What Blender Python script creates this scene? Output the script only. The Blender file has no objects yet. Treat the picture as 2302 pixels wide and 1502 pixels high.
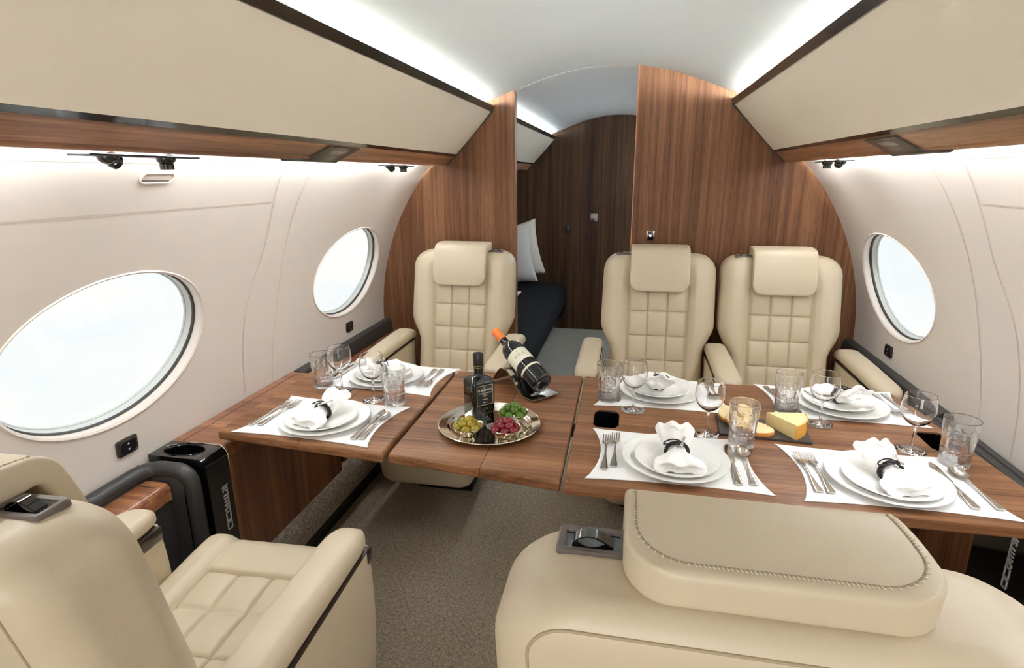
import bpy, bmesh, math, random
from mathutils import Vector, Matrix
random.seed(7)
PI = math.pi
CX, ZC, RR = -0.13, 0.65, 1.19
sc = bpy.context.scene
COL = sc.collection
sin, cos, rad = math.sin, math.cos, math.radians

# ------------------------------------------------------------------ materials
def lin(c):
    return tuple(((v/255)/12.92 if v/255 <= .04045 else ((v/255+.055)/1.055)**2.4) for v in c)
def newmat(name):
    m = bpy.data.materials.new(name); m.use_nodes = True
    nt = m.node_tree
    return m, nt, nt.nodes['Principled BSDF']
def pmat(name, rgb, rough=.5, metal=0., bump=0., bscale=200., coat=0., spec=.5, var=0., vscale=6.):
    m, nt, b = newmat(name)
    c = lin(rgb)
    b.inputs['Base Color'].default_value = (*c, 1)
    b.inputs['Roughness'].default_value = rough
    b.inputs['Metallic'].default_value = metal
    b.inputs['Coat Weight'].default_value = coat
    b.inputs['Coat Roughness'].default_value = .05
    b.inputs['Specular IOR Level'].default_value = spec
    tc = nt.nodes.new('ShaderNodeTexCoord')
    if bump:
        n = nt.nodes.new('ShaderNodeTexNoise'); n.inputs['Scale'].default_value = bscale; n.inputs['Detail'].default_value = 3
        nt.links.new(tc.outputs['Object'], n.inputs['Vector'])
        bp = nt.nodes.new('ShaderNodeBump'); bp.inputs['Strength'].default_value = bump; bp.inputs['Distance'].default_value = .002
        nt.links.new(n.outputs['Fac'], bp.inputs['Height']); nt.links.new(bp.outputs['Normal'], b.inputs['Normal'])
    if var:
        n = nt.nodes.new('ShaderNodeTexNoise'); n.inputs['Scale'].default_value = vscale; n.inputs['Detail'].default_value = 4
        nt.links.new(tc.outputs['Object'], n.inputs['Vector'])
        r = nt.nodes.new('ShaderNodeValToRGB')
        r.color_ramp.elements[0].position = .3; r.color_ramp.elements[1].position = .7
        r.color_ramp.elements[0].color = (*[v*(1-var) for v in c], 1)
        r.color_ramp.elements[1].color = (*[min(1, v*(1+var)) for v in c], 1)
        nt.links.new(n.outputs['Fac'], r.inputs['Fac']); nt.links.new(r.outputs['Color'], b.inputs['Base Color'])
    return m
def wood(name, axis, dark, mid, light, rough=.3, coat=.25, fine=70., band=1.0, spec=.5):
    m, nt, b = newmat(name)
    N = nt.nodes.new; L = nt.links.new
    tc = N('ShaderNodeTexCoord')
    def mapped(f, a):
        mp = N('ShaderNodeMapping'); s = [f, f, f]; s['xyz'.index(axis)] = a
        mp.inputs['Scale'].default_value = s; L(tc.outputs['Object'], mp.inputs['Vector']); return mp
    n1 = N('ShaderNodeTexNoise'); n1.inputs['Scale'].default_value = 1; n1.inputs['Detail'].default_value = 5; n1.inputs['Roughness'].default_value = .65
    n1.inputs['Distortion'].default_value = .25
    L(mapped(fine, 1.1).outputs[0], n1.inputs['Vector'])
    n2 = N('ShaderNodeTexNoise'); n2.inputs['Scale'].default_value = 1; n2.inputs['Detail'].default_value = 2
    L(mapped(fine*.18, .35).outputs[0], n2.inputs['Vector'])
    n3 = N('ShaderNodeTexNoise'); n3.inputs['Scale'].default_value = 1; n3.inputs['Detail'].default_value = 2
    L(mapped(fine*6, fine*.22).outputs[0], n3.inputs['Vector'])
    mx = N('ShaderNodeMath'); mx.operation = 'MULTIPLY_ADD'; mx.inputs[1].default_value = .62
    L(n1.outputs['Fac'], mx.inputs[0])
    m2 = N('ShaderNodeMath'); m2.operation = 'MULTIPLY'; m2.inputs[1].default_value = .38*band
    L(n2.outputs['Fac'], m2.inputs[0]); L(m2.outputs[0], mx.inputs[2])
    r = N('ShaderNodeValToRGB'); e = r.color_ramp.elements
    e[0].position = .36; e[0].color = (*lin(dark), 1); e[1].position = .64; e[1].color = (*lin(light), 1)
    k = e.new(.5); k.color = (*lin(mid), 1)
    L(mx.outputs[0], r.inputs['Fac'])
    r3 = N('ShaderNodeValToRGB'); r3.color_ramp.elements[0].position = .36; r3.color_ramp.elements[0].color = (.62, .58, .55, 1)
    r3.color_ramp.elements[1].position = .5; r3.color_ramp.elements[1].color = (1, 1, 1, 1)
    L(n3.outputs['Fac'], r3.inputs['Fac'])
    mm = N('ShaderNodeMix'); mm.data_type = 'RGBA'; mm.blend_type = 'MULTIPLY'; mm.inputs['Factor'].default_value = .55
    L(r.outputs['Color'], mm.inputs['A']); L(r3.outputs['Color'], mm.inputs['B'])
    L(mm.outputs['Result'], b.inputs['Base Color'])
    b.inputs['Roughness'].default_value = rough; b.inputs['Coat Weight'].default_value = coat; b.inputs['Coat Roughness'].default_value = .12; b.inputs['Specular IOR Level'].default_value = spec
    return m
def emat(name, rgb, s):
    m = bpy.data.materials.new(name); m.use_nodes = True; nt = m.node_tree; nt.nodes.clear()
    e = nt.nodes.new('ShaderNodeEmission'); e.inputs[0].default_value = (*rgb, 1); e.inputs[1].default_value = s
    o = nt.nodes.new('ShaderNodeOutputMaterial'); nt.links.new(e.outputs[0], o.inputs[0]); return m
def glassmat(name, rgb=(1, 1, 1), ior=1.48, rough=0.):
    m = bpy.data.materials.new(name); m.use_nodes = True; nt = m.node_tree; nt.nodes.clear()
    g = nt.nodes.new('ShaderNodeBsdfGlass'); g.inputs['Color'].default_value = (*rgb, 1); g.inputs['IOR'].default_value = ior; g.inputs['Roughness'].default_value = rough
    o = nt.nodes.new('ShaderNodeOutputMaterial'); nt.links.new(g.outputs[0], o.inputs[0]); return m
def softglass(name, f, ior=1.5):
    m = glassmat(name, (1, 1, 1), ior); nt = m.node_tree; g = nt.nodes['Glass BSDF']; o = nt.nodes['Material Output']
    t = nt.nodes.new('ShaderNodeBsdfTransparent'); mx = nt.nodes.new('ShaderNodeMixShader'); mx.inputs[0].default_value = f
    nt.links.new(t.outputs[0], mx.inputs[1]); nt.links.new(g.outputs[0], mx.inputs[2]); nt.links.new(mx.outputs[0], o.inputs[0]); return m
def panemat(name):
    m = bpy.data.materials.new(name); m.use_nodes = True; nt = m.node_tree; nt.nodes.clear()
    t = nt.nodes.new('ShaderNodeBsdfTransparent'); t.inputs[0].default_value = (.97, .985, .98, 1)
    g = nt.nodes.new('ShaderNodeBsdfGlossy'); g.inputs['Roughness'].default_value = .02
    mx = nt.nodes.new('ShaderNodeMixShader'); mx.inputs[0].default_value = .03
    o = nt.nodes.new('ShaderNodeOutputMaterial')
    nt.links.new(t.outputs[0], mx.inputs[1]); nt.links.new(g.outputs[0], mx.inputs[2]); nt.links.new(mx.outputs[0], o.inputs[0]); return m
def carpetmat(name, a, b_, c_):
    m, nt, b = newmat(name); N = nt.nodes.new; L = nt.links.new
    tc = N('ShaderNodeTexCoord')
    def nz(sx, sy, sz, det=2):
        mp = N('ShaderNodeMapping'); mp.inputs['Scale'].default_value = (sx, sy, sz); L(tc.outputs['Object'], mp.inputs['Vector'])
        n = N('ShaderNodeTexNoise'); n.inputs['Scale'].default_value = 1; n.inputs['Detail'].default_value = det; L(mp.outputs[0], n.inputs['Vector']); return n
    n1 = nz(330, 75, 150); n2 = nz(75, 330, 150); n3 = nz(5, 5, 5, 3)
    ad = N('ShaderNodeMath'); ad.operation = 'MAXIMUM'; L(n1.outputs['Fac'], ad.inputs[0]); L(n2.outputs['Fac'], ad.inputs[1])
    r = N('ShaderNodeValToRGB'); e = r.color_ramp.elements
    e[0].position = .43; e[0].color = (*lin(a), 1); e[1].position = .72; e[1].color = (*lin(c_), 1); k = e.new(.56); k.color = (*lin(b_), 1)
    L(ad.outputs[0], r.inputs['Fac'])
    L(r.outputs['Color'], b.inputs['Base Color']); b.inputs['Roughness'].default_value = .95; b.inputs['Specular IOR Level'].default_value = .1
    bp = N('ShaderNodeBump'); bp.inputs['Strength'].default_value = .6; bp.inputs['Distance'].default_value = .003
    L(ad.outputs[0], bp.inputs['Height']); L(bp.outputs['Normal'], b.inputs['Normal'])
    return m

LEATHER = pmat('cream_leather', (199, 184, 158), .42, bump=.12, bscale=420, var=.025, vscale=9)
LEATHER_EDGE = pmat('stitch_thread', (222, 210, 188), .7)
BLACKL = pmat('black_leather', (54, 53, 52), .42, bump=.2, bscale=380)
BLACKG = pmat('black_gloss', (10, 10, 11), .08, coat=.6)
BLACKM = pmat('black_satin', (20, 20, 21), .35)
TRIMD = pmat('dark_bronze', (62, 54, 47), .22, metal=.35, coat=.4)
TAUPE = pmat('taupe_plastic', (104, 95, 88), .4)
WALL = pmat('wall_panel', (218, 208, 198), .55, bump=.03, bscale=300)
SEAM = pmat('panel_gap', (199, 187, 176), .7)
CREAM = pmat('bin_panel', (250, 242, 226), .5, bump=.05, bscale=500)
CEIL = pmat('ceiling_panel', (220, 224, 226), .6)
WBULK = wood('walnut_vertical', 'z', (82, 51, 31), (108, 71, 47), (134, 94, 66), .5, .0, 62, 1.15, .22)
WFAR = wood('walnut_far_shaded', 'z', (34, 22, 14), (50, 33, 21), (68, 48, 33), .55, 0, 70, 1.1, .1)  # walnut with the aft cabin's dimness put into its colours
WTAB = wood('walnut_table', 'x', (92, 59, 36), (127, 86, 56), (156, 112, 79), .42, .03, 105, 1.05, .25)
WVAL = wood('walnut_valance', 'y', (88, 54, 35), (148, 102, 71), (186, 138, 102), .34, .15, 48, 1.1)
WCON = wood('walnut_console', 'x', (98, 56, 34), (142, 90, 58), (176, 122, 84), .28, .3, 55)
WPAN = wood('walnut_panel', 'z', (82, 47, 26), (122, 75, 44), (150, 100, 64), .34, .2, 60)
WEDGE = pmat('walnut_edge', (176, 110, 70), .35, var=.12, vscale=30)
CARPET = carpetmat('carpet', (144, 130, 109), (186, 172, 149), (216, 202, 179))
CARPETR = carpetmat('carpet_riser', (124, 113, 99), (164, 152, 136), (196, 184, 167))
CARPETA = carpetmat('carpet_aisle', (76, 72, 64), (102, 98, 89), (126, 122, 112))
CHROME = pmat('chrome', (214, 210, 204), .08, metal=1)
STEEL = pmat('cutlery_steel', (206, 200, 192), .12, metal=1)
SILVER = pmat('silver_plate', (226, 220, 208), .09, metal=1)
COPPER = pmat('copper_foot', (205, 150, 116), .2, metal=1)
CHINA = pmat('white_porcelain', (243, 243, 240), .12, coat=.4)
LINEN = pmat('white_linen', (246, 245, 243), .85, bump=.25, bscale=900)
MATW = pmat('white_placemat', (238, 238, 238), .7, bump=.25, bscale=700)
GLASS = glassmat('clear_glass', (1, 1, 1), 1.45)
CRYSTAL = softglass('cut_crystal', .88, 1.5)
PANE = panemat('window_pane')
FRAMEG = pmat('grey_window_ring', (196, 200, 196), .35)
GASKET = pmat('window_gasket', (60, 58, 56), .5)
LED = emat('led_diffuser', (.93, .97, 1), 6.)
WHITE = pmat('white_mark', (235, 233, 228), .5)
BOTG = pmat('dark_bottle_glass', (12, 13, 12), .06, coat=.2)
ORANGE = pmat('orange_capsule', (226, 118, 40), .35)
PAPER = pmat('cream_label', (226, 222, 200), .6)
GOLD = pmat('gold_print', (150, 128, 84), .4)
OLIVE_Y = pmat('yellow_olive', (150, 132, 34), .22, var=.25, vscale=40)
OLIVE_G = pmat('green_olive', (86, 118, 30), .2, var=.25, vscale=40)
OLIVE_R = pmat('red_olive', (122, 28, 42), .2, var=.35, vscale=50)
SLATE = pmat('slate', (70, 63, 61), .55, bump=.3, bscale=90)
BREAD = pmat('bread_crumb', (236, 214, 164), .8, bump=.7, bscale=110, var=.06, vscale=30)
CRUST = pmat('bread_crust', (216, 146, 66), .7, bump=.5, bscale=80, var=.2, vscale=30)
CHEESE = pmat('cheese_paste', (238, 218, 158), .5, bump=.3, bscale=60, var=.05, vscale=20)
RIND = pmat('cheese_rind', (228, 168, 74), .55, bump=.3, bscale=80, var=.12, vscale=30)
BEDDING = pmat('black_bedding', (13, 14, 16), .9, spec=.1, bump=.3, bscale=60)
BEDBASE = pmat('bed_base', (120, 120, 114), .7)
PILLOW = pmat('grey_pillow', (196, 197, 194), .85, bump=.3, bscale=200)
PILLOWB = pmat('beige_pillow', (186, 180, 168), .85)
SIGNC = pmat('sign_cover', (74, 67, 58), .3, coat=.2)
SCREEN = pmat('sign_window', (128, 119, 106), .25, coat=.4)

# ------------------------------------------------------------------ mesh builder
class MB:
    def __init__(s): s.bm = bmesh.new()
    def _x(s, vs, M):
        if M is not None: bmesh.ops.transform(s.bm, matrix=M, verts=vs)
        return vs
    def box(s, c, d, bev=0, seg=2, M=None):
        r = bmesh.ops.create_cube(s.bm, size=1); vs = r['verts']
        for v in vs: v.co = Vector((v.co.x*d[0]+c[0], v.co.y*d[1]+c[1], v.co.z*d[2]+c[2]))
        if bev:
            es = list({e for v in vs for e in v.link_edges})
            r = bmesh.ops.bevel(s.bm, geom=es, offset=bev, segments=seg, affect='EDGES', profile=.5)
            vs = list({v for f in r['faces'] for v in f.verts} | {v for v in vs if v.is_valid})
        return s._x(vs, M)
    def loft(s, loops, closed=True, cap0=True, cap1=True, M=None, wrap=False):
        rows = [[s.bm.verts.new(p) for p in lp] for lp in loops]
        n = len(rows[0]); R = len(rows)
        for i in range(R if wrap else R-1):
            a, b = rows[i], rows[(i+1) % R]
            for j in range(n if closed else n-1):
                k = (j+1) % n
                try: s.bm.faces.new((a[j], a[k], b[k], b[j]))
                except ValueError: pass
        if closed and not wrap:
            if cap0: s.bm.faces.new(rows[0][::-1])
            if cap1: s.bm.faces.new(rows[-1])
        return s._x([v for r in rows for v in r], M)
    def lathe(s, prof, n=32, M=None, fr=None, cap0=False, cap1=False):
        loops = []
        for i, (r, z) in enumerate(prof):
            loops.append([(((fr(2*PI*k/n, i, z, r) if fr else r))*cos(2*PI*k/n), ((fr(2*PI*k/n, i, z, r) if fr else r))*sin(2*PI*k/n), z) for k in range(n)])
        return s.loft(loops, True, cap0, cap1, M)
    def tube(s, pts, r, n=8, M=None, closed=False, cap=True):
        P = [Vector(p) for p in pts]; loops = []; up = None
        m = len(P)
        for i in range(m):
            if closed: t = P[(i+1) % m]-P[i-1]
            else: t = P[min(i+1, m-1)]-P[max(i-1, 0)]
            t.normalize()
            if up is None:
                up = Vector((0, 0, 1)) if abs(t.z) < .9 else Vector((1, 0, 0))
            a = t.cross(up).normalized(); b = a.cross(t).normalized(); up = b
            rr = r[i] if isinstance(r, list) else r
            if isinstance(rr, tuple): ra, rb = rr
            else: ra = rb = rr
            loops.append([P[i]+a*ra*cos(2*PI*k/n)+b*rb*sin(2*PI*k/n) for k in range(n)])
        return s.loft(loops, True, cap, cap, M, wrap=closed)
    def prism(s, poly, z0, z1, M=None):
        return s.loft([[(x, y, z0) for x, y in poly], [(x, y, z1) for x, y in poly]], M=M)
    def sphere(s, c, r, u=16, v=10, M=None):
        q = bmesh.ops.create_uvsphere(s.bm, u_segments=u, v_segments=v, radius=1); vs = q['verts']
        if not isinstance(r, (tuple, list)): r = (r, r, r)
        for w in vs: w.co = Vector((w.co.x*r[0]+c[0], w.co.y*r[1]+c[1], w.co.z*r[2]+c[2]))
        return s._x(vs, M)
    def mesh(s, name, mat, angle=40, flat=False, recalc=True):
        if recalc: bmesh.ops.recalc_face_normals(s.bm, faces=s.bm.faces)
        me = bpy.data.meshes.new(name); s.bm.to_mesh(me); s.bm.free()
        me.materials.append(mat)
        if not flat:
            me.shade_smooth()
            if angle: me.set_sharp_from_angle(angle=rad(angle))
        return me
    def obj(s, name, mat, parent=None, angle=40, flat=False, recalc=True):
        return place(name, s.mesh(name, mat, angle, flat, recalc), parent)
def place(name, me, parent=None):
    o = bpy.data.objects.new(name, me); COL.objects.link(o)
    if parent: o.parent = parent
    return o
def tag(o, label=None, cat=None, group=None, kind=None):
    if label: o['label'] = label
    if cat: o['category'] = cat
    if group: o['group'] = group
    if kind: o['kind'] = kind
    return o
def thing(name, label, cat, loc=(0, 0, 0), rz=0, group=None):
    o = bpy.data.objects.new(name, None); COL.objects.link(o); o.empty_display_size = .05
    o.location = loc; o.rotation_euler = (0, 0, rz)
    return tag(o, label, cat, group)
def struct(name, mb, mat, parent=None, **k):
    o = mb.obj(name, mat, parent, **k)
    if not parent: o['kind'] = 'structure'
    return o
def dup(o, loc=None, rz=None, label=None, parent=None, group=None):
    c = o.copy(); COL.objects.link(c)
    if parent: c.parent = parent
    if loc: c.location = loc
    if rz is not None: c.rotation_euler = (0, 0, rz)
    if label: c['label'] = label
    if group: c['group'] = group
    for ch in list(o.children): dup(ch, parent=c)
    return c
def rrect(hw, hd, r, nf=10, nc=6, ns=4, nb=None):
    """closed rounded rect loop in (a,b): front = +b side first, left to right"""
    nb = nb or nf; P = []
    r = min(r, hw*.999, hd*.999)
    for i in range(nf+1): P.append((-hw+r+(2*hw-2*r)*i/nf, hd))
    for i in range(1, nc): a = PI/2-PI/2*i/nc; P.append((hw-r+r*cos(a), hd-r+r*sin(a)))
    for i in range(ns+1): P.append((hw, hd-r-(2*hd-2*r)*i/ns))
    for i in range(1, nc): a = -PI/2*i/nc; P.append((hw-r+r*cos(a), -hd+r+r*sin(a)))
    for i in range(nb+1): P.append((hw-r-(2*hw-2*r)*i/nb, -hd))
    for i in range(1, nc): a = -PI/2-PI/2*i/nc; P.append((-hw+r+r*cos(a), -hd+r+r*sin(a)))
    for i in range(ns+1): P.append((-hw, -hd+r+(2*hd-2*r)*i/ns))
    for i in range(1, nc): a = PI-PI/2*i/nc; P.append((-hw+r+r*cos(a), hd-r+r*sin(a)))
    return P
def sstep(a, b, x):
    t = max(0, min(1, (x-a)/(b-a))); return t*t*(3-2*t)
def gauss(x, w): return math.exp(-(x/w)**2)
def Mloc(loc=(0, 0, 0), rx=0, ry=0, rz=0):
    return Matrix.Translation(loc) @ Matrix.Rotation(rz, 4, 'Z') @ Matrix.Rotation(ry, 4, 'Y') @ Matrix.Rotation(rx, 4, 'X')
def textmesh(txt, size, align='CENTER', ext=.0003):
    cu = bpy.data.curves.new('lettering', 'FONT'); cu.body = txt; cu.size = size; cu.align_x = align; cu.align_y = 'CENTER'; cu.extrude = ext
    o = bpy.data.objects.new('lettering', cu); COL.objects.link(o)
    dg = bpy.context.evaluated_depsgraph_get()
    me = bpy.data.meshes.new_from_object(o.evaluated_get(dg))
    bpy.data.objects.remove(o); bpy.data.curves.remove(cu)
    return me

# ------------------------------------------------------------------ shell
Y0, YB, YE = -2.0, 2.9, 5.25
def cyl(s, y, side, d=0.):
    """point on the cabin wall: s arc length above ZC, d outwards"""
    th = s/RR
    return (CX+side*(RR+d)*cos(th), y, ZC+(RR+d)*sin(th))
WIN_C = [2.45, 1.174, -.102, -1.378]
WA, WB_, WS = .31, .208, .33
S0, S1 = -.085, .935
def wall(side, name):
    mb = MB()
    N = 96
    for yc in WIN_C:
        y0, y1 = yc-.638, yc+.638
        inner, outer = [], []
        for k in range(N):
            a = 2*PI*k/N
            inner.append((yc+WA*cos(a), WS+WB_*sin(a)))
        # boundary points: project ray from centre to rectangle
        for k in range(N):
            a = 2*PI*k/N; dx, dy = .31*cos(a), .25*sin(a)
            tx = .638/abs(dx) if abs(dx) > 1e-9 else 1e9
            ty = ((S1-WS) if dy > 0 else (WS-S0))/abs(dy) if abs(dy) > 1e-9 else 1e9
            t = min(tx, ty); outer.append((yc+dx*t, WS+dy*t))
        rows = []
        for i in range(17):
            f = i/16
            rows.append([cyl(inner[k][1]*(1-f)+outer[k][1]*f, inner[k][0]*(1-f)+outer[k][0]*f, side) for k in range(N)])
        mb.loft(rows, True, False, False)
        # rectangle corners missed by the ray fan
        for cxn, cyn in ((y0, S0), (y1, S0), (y0, S1), (y1, S1)):
            best = sorted(range(N), key=lambda k: (outer[k][0]-cxn)**2+(outer[k][1]-cyn)**2)[:6]
            on_x = [k for k in best if abs(outer[k][0]-cxn) < 1e-6]; on_y = [k for k in best if abs(outer[k][1]-cyn) < 1e-6]
            if on_x and on_y:
                p = [cyl(cyn, cxn, side), cyl(outer[on_x[0]][1], outer[on_x[0]][0], side), cyl(outer[on_y[0]][1], outer[on_y[0]][0], side)]
                mb.bm.faces.new([mb.bm.verts.new(q) for q in p])
    y = WIN_C[0]+.638
    mb.loft([[cyl(S0+(S1-S0)*i/24, yy, side) for i in range(25)] for yy in (y, YE)], False)
    # lower wall down to the floor
    a = cyl(S0, 0, side)
    mb.loft([[(a[0], yy, a[2]), (CX+side*1.19, yy, .0)] for yy in (Y0-.02, YE)], False)
    bmesh.ops.remove_doubles(mb.bm, verts=mb.bm.verts, dist=1e-5)
    w = struct(name, mb, WALL, angle=30)
    # thin panel gaps
    def seam(pts, wd=.0016):
        m2 = MB(); l, r = [], []
        for i, (yy, s) in enumerate(pts):
            q0 = pts[max(0, i-1)]; q1 = pts[min(len(pts)-1, i+1)]
            t = Vector((q1[0]-q0[0], q1[1]-q0[1])).normalized(); n = Vector((-t.y, t.x))*wd
            l.append(cyl(s+n.y, yy+n.x, side, -.0012)); r.append(cyl(s-n.y, yy-n.x, side, -.0012))
        m2.loft([l, r], False); return m2
    def curve(kp, n=8):
        out = []
        for i in range(len(kp)-1):
            p0, p1, p2, p3 = Vector(kp[max(0, i-1)]), Vector(kp[i]), Vector(kp[i+1]), Vector(kp[min(len(kp)-1, i+2)])
            for j in range(n):
                t = j/n; out.append(tuple(.5*((2*p1)+(p2-p0)*t+(2*p0-5*p1+4*p2-p3)*t*t+(3*p1-p0-3*p2+p3)*t**3)))
        return out+[tuple(kp[-1])]
    for yo in (0, -1.276):
        a = [(1.623, .85), (1.725, .56), (1.70, .34), (1.69, -.02)]; b = [(1.79, .85), (1.86, .5), (1.882, .27), (1.85, -.02)]
        for kp in (a, b):
            seam(curve([(p+yo, s) for p, s in kp])).obj('panel_gap', SEAM, w)
        seam([(1.662+yo-.9*i/20, .717) for i in range(21)]).obj('panel_gap', SEAM, w)
        seam([(1.62+yo-.9*i/20, .853) for i in range(21)], .0022).obj('panel_gap', WHITE, w)
    return w
WL = wall(-1, 'wall_left'); WR = wall(1, 'wall_right')

wn = 0
def window(side, yc):
    global wn
    wn += 1
    def ring(prof):
        mb = MB(); n = 96
        mb.loft([[cyl(WS+(WB_+o)*sin(2*PI*k/n), yc+(WA+o)*cos(2*PI*k/n), side, d) for k in range(n)] for o, d in prof], True, False, False)
        return mb
    f = struct('window_%d' % wn, ring([(.008, .001), (.007, -.002), (.005, -.0032), (.002, -.002), (.0, .001), (-.002, .004), (-.001, .008), (-.001, .020), (-.004, .026)]), WALL, angle=50)
    ring([(-.003, .022), (-.007, .025), (-.0075, .030), (-.006, .032)]).obj('gasket', GASKET, f)
    ring([(-.006, .030), (-.0075, .034), (-.011, .046), (-.014, .047), (-.015, .052)]).obj('outer_ring', FRAMEG, f)
    mb = MB(); n = 96
    rows = [[cyl(WS+(WB_-.0145)*t*sin(2*PI*k/n), yc+(WA-.0145)*t*cos(2*PI*k/n), side, .049) for k in range(n)] for t in (1, .75, .5, .25, .02)]
    mb.loft(rows, True, False, True)
    mb.obj('pane', PANE, f)
for yc in WIN_C:
    for side in (-1, 1): window(side, yc)

# ceiling
CP = [(0, 1.888), (.1, 1.883), (.2, 1.868), (.3, 1.845), (.4, 1.811), (.47, 1.784), (.53, 1.760), (.57, 1.748), (.61, 1.735), (.65, 1.717), (.68, 1.69), (.70, 1.66)]
def ceil_z(x):
    x = abs(x)
    for (a, za), (b, zb) in zip(CP, CP[1:]):
        if a <= x <= b: return za+(zb-za)*(x-a)/(b-a)
    return CP[-1][1]
prof = [(-.8425, 1.4935)]+[(-x, z) for x, z in CP[::-1]]+[(x, z) for x, z in CP[1:]]+[(.8425, 1.4935)]
mb = MB(); mb.loft([[(CX+x, y, z) for x, z in prof] for y in (Y0-.02, YB+.02, YE+.02)], False)
struct('ceiling', mb, CEIL, angle=50)
mb = MB(); mb.box((CX, (Y0+YB)/2, -.02), (2.4, YB-Y0+.06, .04)); struct('floor', mb, CARPET, flat=True)
mb = MB(); mb.box((CX, (YB+YE)/2+.03, -.02), (2.4, YE-YB+.02, .04)); struct('floor_aisle', mb, CARPETA, flat=True)
# joint line across the ceiling above the doorway
mb = MB(); mb.tube([(CX+x, YB+.022, ceil_z(x)-.003) for x in [-.44+.575*i/20 for i in range(21)]], .0013, 6); struct('trim_1', mb, SEAM)

def section(xa, xb):
    """bulkhead outline between rel xa and xb (one side of the cabin), as x-z polygon"""
    pts = []
    sgn = 1 if xb > 0 else -1
    n = 40
    for i in range(n+1):
        x = xa+(sgn*.70-xa)*i/n
        pts.append((CX+x, ceil_z(x)+.004))
    pts.append((CX+sgn*.86, 1.50))
    for i in range(30):
        s = .93-(.93+.0)*i/29
        pts.append((CX+sgn*(RR+.012)*cos(s/RR), ZC+(RR+.012)*sin(s/RR)))
    pts.append((CX+sgn*1.19, 0)); pts.append((CX+xa, 0))
    return pts
def partition(name, xa, sgn, y0, y1, mat):
    mb = MB(); P = section(xa, sgn)
    mb.loft([[(x, y0, z) for x, z in P], [(x, y1, z) for x, z in P]])
    return struct(name, mb, mat, flat=True)
PL = partition('wall_aft_left', -.447, -1, YB, YB+.045, WBULK)
PR = partition('wall_aft_right', .135, 1, YB, YB+.045, WBULK)
mb = MB(); mb.box((CX+.1335, YB+.0225, .945), (.005, .047, 1.87)); mb.obj('edge_strip', WEDGE, PR)
mb = MB(); mb.box((CX-.4455, YB+.0225, .89), (.004, .047, 1.78)); mb.obj('edge_strip', WPAN, PL)
# far bulkhead of the aft cabin: fixed panel and door leaf
mb = MB(); P = [(x-CX, z) for x, z in section(-.272, -1)]
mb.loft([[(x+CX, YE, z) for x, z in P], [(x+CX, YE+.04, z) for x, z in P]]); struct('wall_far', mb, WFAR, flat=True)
mb = MB(); P = [(x-CX, z) for x, z in section(-.266, 1)]
mb.loft([[(x+CX, YE+.004, z-.004) for x, z in P], [(x+CX, YE+.04, z-.004) for x, z in P]])
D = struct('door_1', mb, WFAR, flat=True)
mb = MB(); mb.box((-.327, YE, 1.033), (.062, .008, .07), .002); mb.obj('lock_plate', TAUPE, D)
mb = MB(); mb.box((-.335, YE-.008, 1.012), (.03, .014, .028), .003); mb.obj('latch', BLACKM, D)
mb = MB(); mb.box((CX-.269, YE+.03, .93), (.02, .008, 1.86)); struct('trim_2', mb, BLACKM, flat=True)
mb = MB(); mb.box((CX, Y0-.01, .95), (2.4, .02, 1.95)); struct('wall_forward', mb, CREAM, flat=True)
mb = MB(); mb.box((-.563, YE-.004, .925), (.03, .008, .065), .002)
o = mb.obj('light_switch', BLACKM); tag(o, 'dark switch plate on the far wood wall beyond the doorway, near the pillows', 'switch')

# ------------------------------------------------------------------ overhead bins
def overhead_bin(side, y0, y1, label, aft=False):
    t = thing('overhead_bin', label, 'overhead bin')
    def ext(pts, name, mat, ya=y0, yb=y1, closed=True, par=t, cap=True):
        mb = MB(); mb.loft([[(CX+side*x, y, z) for x, z in pts] for y in (ya, yb)], closed, cap, cap); return mb.obj(name, mat, par, angle=35)
    n = 10
    face = []
    for i in range(n+1):
        f = i/n; x = .556+(.744-.556)*f; z = 1.702+(1.500-1.702)*f; b = .002*sin(PI*f)
        face.append((x-.73*b, z-.68*b))
    ext(face+[(.80, 1.52), (.66, 1.66), (.585, 1.70)], 'door_panel', CREAM)
    ext([(.545, 1.722), (.549, 1.726), (.556, 1.726), (.575, 1.706), (.58, 1.698), (.560, 1.697), (.552, 1.702)], 'top_rail', TRIMD, y1=y1) if False else \
        ext([(.544, 1.720), (.548, 1.7255), (.556, 1.726), (.578, 1.704), (.578, 1.697), (.5555, 1.6965)], 'top_rail', TRIMD)
    ext([(.742, 1.502), (.7535, 1.4905), (.7625, 1.4945), (.76, 1.51)], 'dark_strip', BLACKG)
    vp = []
    for i in range(9):
        f = i/8; vp.append((.752+.034*f+.006*sin(PI*f*.5), 1.4915-.036*f))
    for i in range(1, 8):
        a = PI*i/8; vp.append((.800-.008*cos(a)-.0, 1.4545-.0085*sin(a)))
    ext(vp+[(.812, 1.46), (.812, 1.50), (.77, 1.50)], 'valance', WVAL)
    ends = [(.5445, 1.727), (.5525, 1.6965), (.740, 1.4985), (.75, 1.4905), (.788, 1.452), (.796, 1.445), (.803, 1.445), (.81, 1.47), (.66, 1.66)]
    ext(ends, 'end_trim', BLACKM, y1-.004, y1+.0005)
    return t
overhead_bin(-1, Y0, YB-.001, 'long cream overhead bin with wood valance above the left windows, in the dining cabin')
overhead_bin(1, Y0, YB-.001, 'long cream overhead bin with wood valance above the right window')
overhead_bin(-1, YB+.046, YE-.002, 'short grey-lit overhead bin seen through the doorway above the dark bed')
def led_strip(side, y0, y1, label):
    mb = MB(); mb.loft([[(CX+side*x, y, z) for x, z in ((.815, 1.452), (.868, 1.456), (.868, 1.463), (.815, 1.459))] for y in (y0, y1)])
    tag(mb.obj('light_strip', LED, flat=True), label, 'light strip')
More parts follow.
